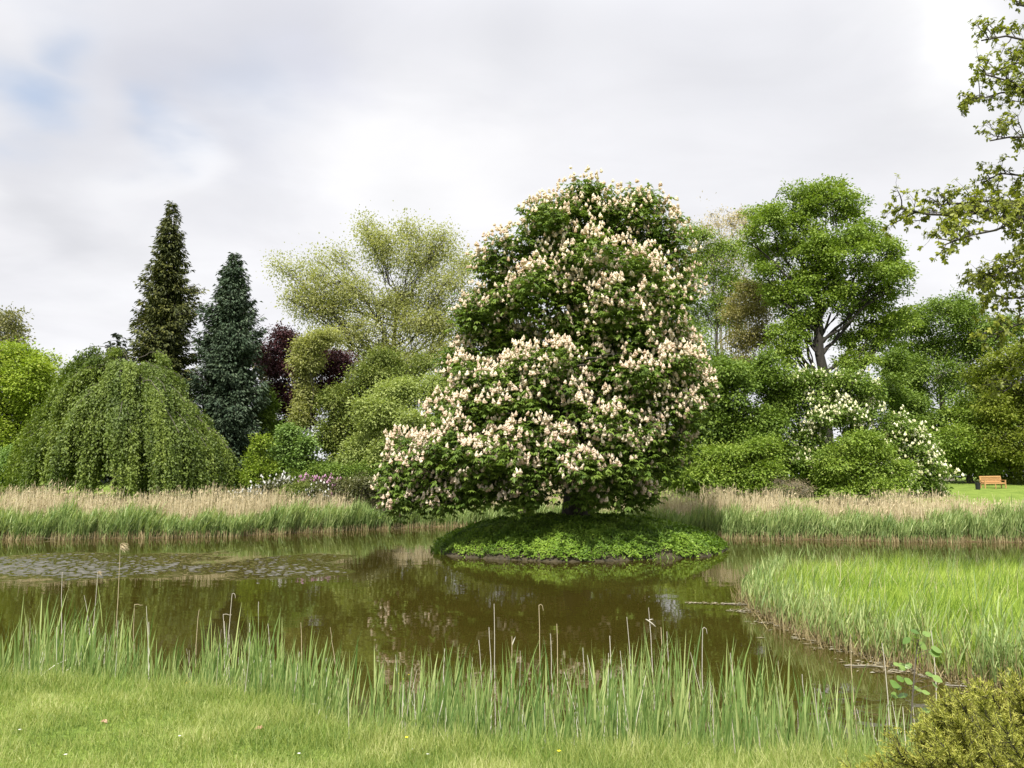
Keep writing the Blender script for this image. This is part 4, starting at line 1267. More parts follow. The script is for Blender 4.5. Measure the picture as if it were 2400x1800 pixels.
# overhanging oak on the right
def near_oak(Y, seed):
    rng = np.random.default_rng(seed)
    tx = P(2720, 1100, Y)[0]
    base = np.array([tx, Y, float(ground_z(tx, Y)) - .1])
    root = empty('oak_tree', base, 'near olive-green oak whose boughs hang in from the right edge', 'tree')
    mbw, mbl = MB(), MB()
    tr = resample([base, base + [.1, .1, 3], base + [-.1, .2, 7], base + [.2, .3, 13]], 9)
    tubes(mbw, tr[None], np.array([[.55, .45, .42, .4, .36, .3, .24, .18, .12]]), 10)
    boughs = [  # (start z fraction along the trunk, control points px,py,dy)
        (5.5, [(2560, 560, -.5), (2430, 480, -.9), (2330, 492, -1.0), (2230, 500, -1.2), (2110, 488, -1.3)], .13),
        (5.0, [(2580, 640, .3), (2420, 470, .4), (2300, 470, .6), (2200, 480, .8)], .10),
        (5.2, [(2560, 540, -1.5), (2400, 520, -1.8), (2290, 560, -1.9), (2210, 575, -2.0)], .07),
        (6.4, [(2560, 420, 0), (2440, 330, .1), (2370, 320, .3), (2320, 330, .3)], .09),
        (7.0, [(2560, 300, .8), (2430, 220, 1.2), (2350, 215, 1.2), (2290, 235, 1.2)], .09),
        (8.0, [(2540, 170, -.4), (2430, 100, -.6), (2350, 85, -.6), (2300, 95, -.6)], .09),
        (9.0, [(2500, 60, .2), (2430, 20, .2), (2380, 10, .2)], .08),
        (4.5, [(2560, 700, -.2), (2430, 640, -.6), (2350, 640, -.8), (2310, 680, -.9)], .09),
        (4.0, [(2560, 800, -.4), (2440, 760, -.8), (2370, 760, -1), (2330, 800, -1.1)], .08),
        (4.2, [(2560, 780, .8), (2430, 700, 1.2), (2340, 690, 1.3), (2290, 660, 1.3)], .07),
        (6.0, [(2560, 330, -.8), (2440, 250, -1.0), (2370, 190, -1.1), (2310, 175, -1.2)], .07), (5.6, [(2580, 500, .6), (2440, 410, 1.0), (2360, 400, 1.2), (2300, 430, 1.3)], .07), (4.6, [(2560, 660, .4), (2450, 590, .4), (2390, 600, .4), (2350, 640, .4)], .07), (7.6, [(2560, 240, .3), (2450, 160, .3), (2390, 150, .3), (2340, 165, .2)], .07),
        (3.2, [(2560, 900, .2), (2450, 870, 0), (2390, 880, 0), (2350, 920, 0)], .07),
        (6.0, [(2900, 520, 0), (3050, 480, 0), (3200, 520, 0)], .12), (7.5, [(2880, 300, 1.2), (3000, 220, 2), (3120, 230, 2)], .1),
        (5.0, [(2760, 640, 2), (2800, 600, 4), (2820, 600, 5.5)], .1), (6.5, [(2700, 430, 2), (2680, 380, 4), (2660, 380, 5)], .1)]
    sub_p, sub_o = [], []
    for z0, cp, r0 in boughs:
        pl = [tr[0] * 0 + np.array([np.interp(z0, tr[:, 2], tr[:, 0]), np.interp(z0, tr[:, 2], tr[:, 1]), z0])] + [P(a, b_, Y + c_) for a, b_, c_ in cp]
        pl = resample(pl, 14)
        pl[1:-1] += rng.normal(0, .05, (12, 3))
        tubes(mbw, pl[None], np.linspace(r0, .018, 14)[None], 6)
        # side branches
        L = np.linalg.norm(pl[-1] - pl[0])
        nb_ = int(46 * L / 5)
        u = rng.uniform(.25, 1.0, nb_)
        s = np.stack([np.interp(u, np.linspace(0, 1, 14), pl[:, i]) for i in range(3)], 1)
        ax = norm(pl[-1] - pl[4])
        d = norm(ax * .6 + rng.normal(0, .7, (nb_, 3)) + np.array([0, 0, .08]))
        ln = rng.uniform(.35, 1.15, nb_) * (1.15 - .5 * u)
        e = s + d * ln[:, None]
        e[:, 2] -= .12 * ln ** 2 * rng.uniform(-.5, 2.2, nb_)
        sb = curve(s, e, rng.normal(0, .05, (nb_, 3)) + UP * .04, 6, rng, .015)
        tubes(mbw, sb, np.linspace(.016, .006, 6)[None] * np.ones((nb_, 1)), 4)
        # twigs
        nt_ = 6
        j = np.repeat(np.arange(nb_), nt_)
        u2 = rng.uniform(.25, 1, len(j))
        f = u2 * 5
        a0 = np.minimum(f.astype(int), 4)
        s2 = sb[j, a0] * (1 - (f - a0))[:, None] + sb[j, a0 + 1] * (f - a0)[:, None]
        d2 = norm(d[j] * .6 + rng.normal(0, .7, (len(j), 3)))
        e2 = s2 + d2 * rng.uniform(.1, .38, len(j))[:, None]
        tw = curve(s2, e2, rng.normal(0, .02, (len(j), 3)), 3, rng)
        tubes(mbw, tw, np.array([[.005, .004, .0025]]) * np.ones((len(j), 1)), 3)
        sub_p.append(e2); sub_o.append(d2)
        sub_p.append(e); sub_o.append(d)
    sp_, so_ = np.concatenate(sub_p), np.concatenate(sub_o)
    # rosettes of lobed young leaves
    n = len(sp_)
    per = 9
    st = rng.uniform(0, 1, n)
    i = np.repeat(np.arange(n), per)
    ax = so_[i]
    t1 = norm(np.cross(ax, rng.normal(0, 1, (len(i), 3))))
    d = norm(ax * rng.uniform(-.1, .7, (len(i), 1)) + t1 - UP * .25)
    nr = norm(ax + UP * .6 + rng.normal(0, .3, (len(i), 3)))
    b0 = sp_[i] - ax * rng.uniform(0, .08, (len(i), 1))
    sc = rng.uniform(.7, 1.25, len(i))
    tint = np.clip(st[i] * .5 + rng.uniform(0, .5, len(i)), 0, 1)
    sd = norm(np.cross(d, nr))
    ribbons(mbl, b0, d, .092 * sc, .05 * sc, -UP * rng.uniform(0, .25, (len(i), 1)), sd, tint, 3, [.15, .75, 1.0, .25])
    mbl.obj('crown', M['near_oak'], root, origin=base)
    mbw.obj('trunk', M['bark_dark'], root, smooth=True, origin=base)


M['near_oak'] = leaf_mat('oak_leaf', [(.06, .09, .012), (.12, .17, .02), (.21, .27, .04)], .38, .5, .3)
near_oak(19.5, 81)

# ------------------------------------------------------------------ reeds, grass and other small plants
M['reed_green'] = leaf_mat('reed_blade', [(.076, .145, .04), (.148, .245, .078), (.245, .34, .135)], .35, .5, .3, .3, .5)
M['reed_front'] = leaf_mat('near_reed_blade', [(.055, .12, .03), (.122, .215, .06), (.23, .32, .125)], .35, .5, .3, .3, .5)
M['reed_dry'] = leaf_mat('dry_reed', [(.22, .18, .11), (.35, .298, .195), (.47, .415, .295)], .15, .7, .2, .2, .5)
M['reed_pale'] = leaf_mat('bleached_reed', [(.25, .23, .185), (.37, .35, .30), (.48, .465, .42)], .1, .6, .3, .2, .5)
M['reed_base'] = leaf_mat('reed_stem_base', [(.09, .07, .032), (.17, .135, .068), (.27, .225, .125)], .1, .7, .2, .2, .5)
M['grass'] = leaf_mat('lawn_grass', [(.075, .14, .028), (.175, .255, .065), (.28, .345, .15)], .38, .55, .25, .7, 1.6)
M['meadow'] = leaf_mat('meadow_grass', [(.078, .16, .015), (.155, .268, .036), (.25, .37, .078)], .4, .55, .25, .8, .6)
M['bank_grass'] = leaf_mat('bank_grass', [(.06, .135, .02), (.125, .23, .04), (.22, .31, .09)], .38, .55, .25, .45, .9)


def hside(n, rng, face=.7):
    """horizontal width vectors, mostly across the line of sight but free to turn"""
    a = rng.normal(0, face, n)
    return np.stack([np.cos(a), np.sin(a), np.zeros(n)], 1)


def shoots(mb, base, h, rng, mats=(0, 1), w=.016, leaves=5, lean=.06, leafL=.42, wind=.05, arch=1.0):
    """young reeds: a stem with steep alternate blades"""
    n = len(base)
    h = np.broadcast_to(h, (n,))
    d = norm(UP + rng.normal(0, lean, (n, 3)) * [1, 1, 0] + np.array([wind, 0, 0]))
    ribbons(mb, base, d, h * .85, np.full(n, w * .6), rng.normal(0, .03, (n, 3)), hside(n, rng), rng.uniform(.1, .8, n), 2, [1, .9, .5], mats[0])
    i = np.repeat(np.arange(n), leaves)
    u = np.tile(np.linspace(.18, .82, leaves), n) + rng.normal(0, .05, n * leaves)
    b0 = base[i] + d[i] * (h[i] * u)[:, None]
    a = rng.uniform(0, 2 * math.pi, len(i))
    o_ = np.stack([np.cos(a), np.sin(a), np.zeros(len(i))], 1)
    dd = norm(UP * 1.0 + o_ * rng.uniform(.08, .42, (len(i), 1)) * arch + np.array([wind * 2, 0, 0]))
    L = leafL * h[i] * rng.uniform(.7, 1.25, len(i)) * (1.1 - .35 * np.abs(u - .5))
    bend = o_ * rng.uniform(0, .22, (len(i), 1)) * arch - UP * rng.uniform(0, .16, (len(i), 1)) * arch + np.array([wind, 0, 0])
    ribbons(mb, b0, dd, L, w * rng.uniform(.7, 1.35, len(i)), bend, norm(np.cross(o_, UP) + rng.normal(0, .5, (len(i), 3)) * [1, 1, .1]), rng.uniform(0, 1, len(i)), 3, [.75, 1, .7, .05], mats[1])


# far reed belt: fresh green blades at the water, last year's straw behind
rng = np.random.default_rng(101)
mb = MB()
n = 12000
x = rng.uniform(-32, 36, n)
y = far_bank(x) + rng.uniform(-.15, 1.1, n) + .25 * np.sin(x * .9) + .16 * np.sin(x * 2.7) + .16 * np.sin(x * 5.3 + 1.5 * np.sin(x))
hh = (1.04 + .14 * np.sin(x * .55 + 1) + .12 * np.sin(x * 1.9) + .1 * np.sin(x * 4.7 + np.sin(x))) * rng.uniform(.72, 1.12, n)
base = np.stack([x, y, np.maximum(ground_z(x, y), 0) - .02], 1)
shoots(mb, base, hh, rng, (0, 0), .034, 5, .1, .5, .07)
n = 9000                                       # brown stem bases at the waterline
x = rng.uniform(-32, 36, n)
y = far_bank(x) + rng.uniform(-.35, .5, n) + .25 * np.sin(x * .9) + .16 * np.sin(x * 2.7) + .16 * np.sin(x * 5.3 + 1.5 * np.sin(x))
base = np.stack([x, y, np.maximum(ground_z(x, y), 0) - .03], 1)
ribbons(mb, base, norm(UP + rng.normal(0, .16, (n, 3)) * [1, 1, 0]), rng.uniform(.12, .42, n), .022, rng.normal(0, .06, (n, 3)), hside(n, rng), rng.uniform(0, 1, n), 2, [1, 1, .6], 1)
n = 90                                         # fallen straws at the waterline
x = rng.uniform(-32, 36, n)
base = np.stack([x, far_bank(x) + rng.uniform(-.5, .2, n), np.full(n, .04)], 1)
ribbons(mb, base, norm(np.stack([rng.normal(0, 1, n), rng.normal(0, .25, n), rng.uniform(.03, .45, n)], 1)), rng.uniform(.5, 1.5, n), .026, rng.normal(0, .08, (n, 3)), np.tile([0, -.5, .85], (n, 1)), rng.uniform(.3, 1, n), 2, [1, .9, .5], 2)
n = 26000                                      # straw stems
x = rng.uniform(-32, 36, n)
u = rng.uniform(0, 1, n)
y = far_bank(x) + .7 + u * 3.2 + .25 * np.sin(x * .9)
thin = np.interp(x, [20, 26], [1, .75])
hh = (1.6 + .16 * np.sin(x * .7) + .1 * np.sin(x * 2.3 + 1) + .12 * np.sin(x * 6.1)) * rng.uniform(.6, 1.2, n) * np.interp(x, [-33, -10, 4, 14, 24], [1.06, 1.0, 1, 1, .86])
base = np.stack([x, y, np.maximum(ground_z(x, y), 0) - .02], 1)
d = norm(UP + rng.normal(0, .07, (n, 3)) * [1, 1, 0] + np.array([.03, 0, 0]))
ribbons(mb, base, d, hh, .021, rng.normal(0, .05, (n, 3)), hside(n, rng), rng.uniform(0, 1, n), 2, [1, .8, .45], 2)
tp = base + d * hh[:, None]
sel = rng.uniform(0, 1, n) < .3
k = sel.sum()
diamonds(mb, tp[sel] - UP * .12, norm(UP + rng.normal(0, .35, (k, 3)) + [.3, 0, 0]), norm(rng.normal(0, 1, (k, 3)) + [0, -1, 0]), rng.uniform(.16, .32, k), rng.uniform(.035, .075, k), rng.uniform(.0, .55, k), 2, .2)
sel = rng.uniform(0, 1, n) < .25                 # broken leaves
k = sel.sum()
diamonds(mb, base[sel] + d[sel] * (hh[sel] * rng.uniform(.35, .8, k))[:, None], norm(UP * .5 + rng.normal(0, .7, (k, 3))), norm(rng.normal(0, 1, (k, 3)) + [0, -1, 0]), rng.uniform(.2, .4, k), .03, rng.uniform(.3, 1, k), 2, .4)
tag(mb.obj('reed_bed', [M['reed_green'], M['reed_base'], M['reed_dry']]), 'reed belt along the far bank, straw plumes above fresh green blades', 'reeds', None, 'stuff')

# peninsula meadow
rng = np.random.default_rng(102)
mb = MB()
n = 130000
x = rng.uniform(4.5, 24, n)
y = rng.uniform(9, 26, n)
sd = poly_sd(x, y, PEN)
ok = (sd > .0) & (x < 3 + y * .75)
x, y, sd = x[ok], y[ok], sd[ok]
n = len(x)
hh = np.interp(sd, [0, .6, 2], [.5, .46, .36]) * rng.uniform(.55, 1.25, n) * (1 + .28 * np.sin(x * 1.3 + np.sin(y)) * np.sin(y * 1.1) + .14 * np.sin(x * 3.7) * np.sin(y * 3.1))
base = np.stack([x, y, ground_z(x, y) - .02], 1)
ribbons(mb, base, norm(UP + rng.normal(0, .2, (n, 3)) * [1, 1, 0] + [.08, 0, 0]), hh, rng.uniform(.010, .022, n), rng.normal(0, .17, (n, 3)) + np.array([.12, 0, -.05]), hside(n, rng, 1.0), rng.uniform(0, 1, n), 2, [1, .8, .08])
k = 1500
i = rng.integers(0, n, k)
ribbons(mb, base[i], norm(UP + rng.normal(0, .16, (k, 3)) * [1, 1, 0] + [.1, 0, 0]), rng.uniform(.5, .95, k), rng.uniform(.012, .02, k), rng.normal(0, .2, (k, 3)) + np.array([.15, 0, -.12]), hside(k, rng, .8), rng.uniform(0, .5, k), 4, None, 1)
k = 900
i = rng.integers(0, n, k)
ribbons(mb, base[i], norm(UP + rng.normal(0, .3, (k, 3)) * [1, 1, 0]), rng.uniform(.4, .75, k), .009, rng.normal(0, .15, (k, 3)), hside(k, rng, .8), rng.uniform(0, .8, k), 3, None, 2)
tag(mb.obj('meadow_grass', [M['meadow'], M['reed_green'], M['reed_dry']]), 'sunlit yellow-green meadow grass on the spit at the right', 'grass', None, 'stuff')

mb = MB()
n = 26000
x = rng.uniform(5, 13, n); y = rng.uniform(9.5, 25, n)
sd = poly_sd(x, y, PEN)
clump = .5 + .5 * np.sin(x * 2.1 + y) * np.sin(y * 1.7 - x * .6)
near = np.interp(x + y * .0, [5.5, 8], [1, 1])
ok = (sd > -.22) & (sd < .25 + rng.exponential(.2, n)) & (rng.uniform(0, 1, n) < .35 + .45 * clump)
ok &= (y < 23)
x, y, sd = x[ok], y[ok], sd[ok]
print('pen shoots', len(x))
base = np.stack([x, y, np.maximum(ground_z(x, y), -.0) - .02], 1)
big = np.where((y < 13.2) & (x > 6.2), 1.25, 1.0)
shoots(mb, base, big * rng.uniform(.42, .82, len(x)) * np.interp(sd, [-.2, .3], [.85, 1]), rng, (1, 0), .019, 5, .1, .5, .04)
n = 4200
i = rng.integers(0, len(x), n)
b2 = base[i] + rng.normal(0, .12, (n, 3)) * [1, 1, 0]
b2[:, 2] = np.maximum(ground_z(b2[:, 0], b2[:, 1]), 0) - .02
ribbons(mb, b2, norm(UP + rng.normal(0, .35, (n, 3)) * [1, 1, 0]), rng.uniform(.1, .45, n), .013, rng.normal(0, .15, (n, 3)), hside(n, rng), rng.uniform(0, 1, n), 2, [1, .8, .3], 1)
tag(mb.obj('reed_bed', [M['reed_green'], M['reed_base']]), 'blue-green young reeds edging the meadow spit at the right', 'reeds', None, 'stuff')

# near lawn
rng = np.random.default_rng(103)
mb = MB()
n = 210000
y = rng.uniform(3.3, 7.0, n)
x = rng.uniform(-1, 1, n) * (y * .68 + .5)
ok = y < lawn_edge(x) + .5
x, y = x[ok], y[ok]
n = len(x)
tuft = .5 + .5 * np.sin(x * 5 + 2 * np.sin(y * 3)) * np.sin(y * 6 + np.sin(x * 4))
base = np.stack([x, y, ground_z(x, y) - .008], 1)
hh = (.035 + .035 * tuft) * rng.uniform(.5, 1.4, n) * (1 + SM(-.4, .4, y - lawn_edge(x)) * 1.6)
ribbons(mb, base, norm(UP + rng.normal(0, .38, (n, 3)) * [1, 1, 0]), hh, rng.uniform(.003, .0065, n), rng.normal(0, .3, (n, 3)), hside(n, rng, 1.2), np.clip(rng.uniform(0, .8, n) + .25 * (tuft - .5), 0, 1), 2, [1, .75, .1])
tag(mb.obj('lawn_grass', M['grass']), 'short mown lawn grass on the near bank', 'grass', None, 'stuff')

# rank grass down the bank
mb = MB()
n = 95000
x = rng.uniform(-7.5, 7.5, n)
s = rng.uniform(-.15, 3.0, n) ** 1.0
y = lawn_edge(x) + s
ok = np.abs(x) < y * .7 + .4
gap = (np.abs(x - (-1.45 - .0 * s)) < .16 + .12 * s) & (s > .55)        # small inlet where water shows
ok &= ~gap
x, y, s = x[ok], y[ok], s[ok]
n = len(x)
base = np.stack([x, y, np.maximum(ground_z(x, y), 0) - .01], 1)
hh = np.interp(s, [-.15, .25, .8, 3], [.05, .12, .27, .42]) * rng.uniform(.45, 1.3, n)
bro = rng.uniform(0, 1, n)
ribbons(mb, base, norm(UP + rng.normal(0, .22, (n, 3)) * [1, 1, 0]), hh, rng.uniform(.004, .010, n), rng.normal(0, .22, (n, 3)) - UP * .05, hside(n, rng, 1.0), rng.uniform(0, 1, n), 3, [1, .85, .6, .06])
tag(mb.obj('bank_grass', M['bank_grass']), 'long unmown grass on the slope between lawn and pond', 'grass', None, 'stuff')

# foreground reeds
rng = np.random.default_rng(104)
mb = MB()
n = 20500
x = rng.uniform(-7, 7, n)
s = rng.uniform(.25, 3.6, n)
y = lawn_edge(x) + s
px = 1200 + F * x / y
dens = np.interp(px, [-100, 60, 200, 330, 430, 520, 600, 760, 812, 850, 884, 930, 1060, 1200, 1330, 1500, 1560, 1650, 1760, 1860, 1950, 2050, 2150, 2300, 2500],
                 [.5, .5, .75, .6, .35, .5, .8, .75, .45, .0, .4, .75, .6, .75, .6, .85, .9, .55, .6, .45, .5, .3, .2, .1, .1])
dens *= np.interp(s, [.2, .7, 2.8, 3.6], [.25, .8, 1, .4])
cl = .5 + .55 * np.sin(x * 6.5 + 1.5 * np.sin(y * 2)) * np.sin(y * 2.6 + x)
ok = (rng.uniform(0, 1, n) < dens * cl * .62) & (np.abs(x) < y * .72 + .3)
x, y, px, s = x[ok], y[ok], px[ok], s[ok]
n = len(x)
print('front shoots', n)
base = np.stack([x, y, np.maximum(ground_z(x, y), -.05) - .02], 1)
tall = .92 * np.interp(px, [0, 150, 300, 430, 560, 700, 860, 1000, 1200, 1400, 1520, 1650, 1800, 1950, 2200], [.92, 1.0, 1.0, .72, .95, .9, .78, .92, .92, .9, 1.08, .95, .92, .8, .6])
hh = tall * rng.uniform(.32, 1.12, n) * np.interp(s, [0, 1.2, 3], [.6, .85, 1.05])
shoots(mb, base, hh, rng, (0, 0), .0115, 5, .05, .58, .015, .55)
# bleached thin stems in among them
k = 260
i = rng.integers(0, n, k)
b2 = base[i] + rng.normal(0, .07, (k, 3)) * [1, 1, 0]
ribbons(mb, b2, norm(UP + rng.normal(0, .09, (k, 3)) * [1, 1, 0]), np.maximum(hh[i], .5) * rng.uniform(.8, 1.35, k), .0052, rng.normal(0, .05, (k, 3)), hside(k, rng, .4), rng.uniform(0, 1, k), 3, [1, 1, .9, .6], 2)
k = 150                                          # bent and fallen straws
i = rng.integers(0, n, k)
b2 = base[i] + np.array([0, 0, .05]) + rng.uniform(0, .3, (k, 1)) * UP
ribbons(mb, b2, norm(UP * rng.uniform(-.2, .8, (k, 1)) + rng.normal(0, 1, (k, 3)) * [1, 1, 0]), rng.uniform(.15, .45, k), .007, -UP * rng.uniform(0, .6, (k, 1)), hside(k, rng, .8), rng.uniform(0, 1, k), 3, [1, 1, .8, .3], 2)
tag(mb.obj('reed_bed', [M['reed_front'], M['reed_base'], M['reed_pale']]), 'young green reeds with bleached stems on the near bank', 'reeds', None, 'stuff')


def on_ground(px, py, y0=3.6, y1=12):
    ys = np.linspace(y0, y1, 400)
    d = ray(px, py)
    for yy in ys:
        p_ = np.array([0, 0, EYE]) + d * (yy / d[1])
        if p_[2] <= max(float(ground_z(p_[0], p_[1])), 0):
            p_[2] = max(float(ground_z(p_[0], p_[1])), 0)
            return p_
    return PZ(px, py)


# single tall dry stalks
STALKS = [  # top px,py, base px,py, top kind, label
    (282, 1275, 262, 1560, 'plume', 'tallest dry reed stalk with a feathery tan seed head in the near reeds'),
    (229, 1340, 217, 1530, 'wisp', 'dry reed stalk with a small ragged seed wisp beside the tallest stalk'),
    (315, 1417, 316, 1560, 'bent', 'dry reed stalk snapped over at a right angle near the top'),
    (544, 1392, 524, 1620, 'hook', 'tall pale reed stalk with a tiny hooked tip among the near reeds'),
    (523, 1440, 524, 1600, 'bent', 'shorter dry stalk with a broken tip crossing the hook-tipped stalk'),
    (1263, 1419, 1277, 1757, 'hook', 'tall tan stalk with a drooping tip in front of the pale tree reflection'),
    (1158, 1415, 1162, 1735, None, 'tall straight tan stalk left of the drooping-tip stalk in mid-pond view'),
    (1520, 1424, 1534, 1670, 'cross', 'pale grey stalk with crossed broken leaves near its tip'),
    (1647, 1473, 1652, 1724, 'hook', 'thin dry stalk with a curled tip right of the cross-leaved stalk'),
    (1200, 1491, 1196, 1757, 'fork', 'tan stalk with a forked tip between the two tall mid-pond stalks')] + [
    (a, b, c_, d_, None, None) for a, b, c_, d_ in [(146, 1341, 145, 1536), (197, 1395, 213, 1530), (606, 1410, 610, 1600), (467, 1428, 459, 1570), (705, 1459, 705, 1600), (774, 1470, 796, 1600), (1305, 1462, 1308, 1724),
     (1122, 1500, 1138, 1724), (1366, 1518, 1371, 1700), (1429, 1490, 1433, 1768), (1469, 1446, 1484, 1688), (1549, 1470, 1556, 1690), (1563, 1480, 1575, 1690), (1716, 1520, 1727, 1680), (1994, 1486, 2016, 1764), (2067, 1507, 2085, 1720),
     (2182, 1478, 2195, 1700), (1880, 1580, 1897, 1717), (585, 1460, 590, 1600), (628, 1462, 640, 1600), (1042, 1520, 1040, 1720), (1146, 1470, 1150, 1720), (1290, 1485, 1300, 1700)]]
rng = np.random.default_rng(105)
for a, b_, c_, d_, kind, lab in STALKS:
    p0 = on_ground(c_, d_)
    p1 = P(a, b_, p0[1] + rng.uniform(-.1, .15))
    o = empty('dry_reed_stalk', p0 - [0, 0, .03], lab or 'plain straight dry reed stalk standing above the near green reeds', 'reed stalk', 'tall dry reed stalks in the near reeds')
    mb = MB()
    q_ = p0 - [0, 0, .03]
    pts = curve(q_[None], p1[None], rng.normal(0, .012, (1, 3)), 8, rng, .003)
    ex = []
    if kind == 'bent':
        ex = [p1, p1 + [.05, .0, .005], p1 + [.09, .01, -.01], p1 + [.13, .01, -.008]]
    elif kind == 'hook':
        ex = [p1, p1 + [.02, 0, .012], p1 + [.042, 0, -.005], p1 + [.05, 0, -.06]]
    tubes(mb, pts, np.linspace(.0062, .0036, 8)[None], 5)
    if ex:
        tubes(mb, np.array([ex]), np.array([[.0036, .0034, .003, .002]]), 5)
    mb.obj('stem', M['reed_pale'] if rng.uniform() < .6 else M['reed_dry'], o, origin=q_)
    if kind in ('plume', 'wisp'):
        mb = MB()
        k = 60 if kind == 'plume' else 26
        ln = .15 if kind == 'plume' else .08
        u = rng.uniform(0, 1, k)
        b0 = p1 - UP * ln * .6 * u[:, None]
        ribbons(mb, b0, norm(np.array([.9, 0, .5]) + rng.normal(0, .25, (k, 3))), ln * (1.1 - .4 * u), .012, -UP * rng.uniform(.3, 1.1, (k, 1)), norm(rng.normal(0, 1, (k, 3)) + [0, 0, .6]), rng.uniform(0, .7, k), 3, [.5, 1, .8, .1])
        mb.obj('seed_head', M['reed_dry'], o, origin=q_)
    if kind in ('cross', 'fork'):
        mb = MB()
        if kind == 'cross':
            bp = p1 - UP * .17
            bb = np.array([bp, bp, bp + [0, 0, .01]])
            dd = norm(np.array([[1, 0, -.6], [-.7, 0, .55], [.9, .2, .35]]))
            ln = np.array([.11, .06, .07])
        else:
            bb = np.array([p1 - UP * .10]); dd = norm(np.array([[.3, 0, .9]])); ln = np.array([.13])
        ribbons(mb, bb, dd, ln, .012, np.tile([0, 0, -.2], (len(bb), 1)), norm(np.cross(dd, [0, 1, 0])), .8, 3)
        mb.obj('leaf', M['reed_pale'], o, origin=q_)

# ------------------------------------------------------------------ alder sapling
def sapling():
    rng = np.random.default_rng(106)
    p0 = on_ground(2133, 1745)
    Ya = p0[1]
    root = empty('alder_sapling', p0, 'thin alder sapling with round shiny leaves at the water edge', 'sapling')
    tp = P(2152, 1500, Ya)
    mb = MB()
    st = curve(p0[None], tp[None], np.array([[-.015, 0, 0]]), 9, rng, .004)
    tubes(mb, st, np.linspace(.012, .005, 9)[None], 7)
    mbl = MB()
    spots = [(2140, 1478, 0), (2146, 1492, 1.2), (2128, 1498, 2.6), (2168, 1486, .4), (2190, 1520, -.2), (2186, 1530, .2), (2160, 1510, 1.0), (2132, 1558, 2.8), (2118, 1560, 3.0), (2105, 1556, 2.5), (2176, 1580, .1), (2192, 1588, -.3),
             (2112, 1590, 2.9), (2130, 1594, 2.0), (2108, 1610, 3.2), (2145, 1612, .8), (2120, 1628, 2.6), (2166, 1622, .3), (2098, 1600, 3.1), (2190, 1605, .1), (2165, 1665, .2), (2160, 1690, -.4), (2100, 1630, 3.0)]
    for px, py, a in spots:
        c_ = P(px, py, Ya + rng.uniform(-.12, .12))
        f = np.clip((c_[2] - p0[2]) / (tp[2] - p0[2]) - .06, .1, 1)
        s0 = np.array([np.interp(f, np.linspace(0, 1, 9), st[0][:, i]) for i in range(3)])
        tubes(mb, curve(s0[None], c_[None], np.array([[0, 0, .01]]), 4, rng), np.array([[.003, .0025, .002, .0015]]), 4)
        d = norm(np.array([math.cos(a), rng.normal(-.3, .4), rng.normal(-.15, .3)]))
        nr = norm(np.array([rng.normal(0, .35), rng.uniform(-.9, -.2), rng.uniform(.5, 1)]))
        sd = norm(np.cross(d, nr))
        L = rng.uniform(.085, .13)
        ribbons(mbl, (c_ - d * L * .3)[None], d[None], L, L * rng.uniform(.78, .95), (-UP * rng.uniform(0, .2))[None], sd[None], rng.uniform(0, 1), 7, [.12, .62, .9, 1.0, .97, .8, .5, .08])
    mbl.obj('leaves', M['alder'], root, origin=p0)
    mb.obj('stem', M['bark'], root, origin=p0, smooth=True)


M['alder'] = leaf_mat('alder_leaf', [(.04, .1, .014), (.075, .168, .028), (.13, .235, .055)], .4, .35, .45)
sapling()

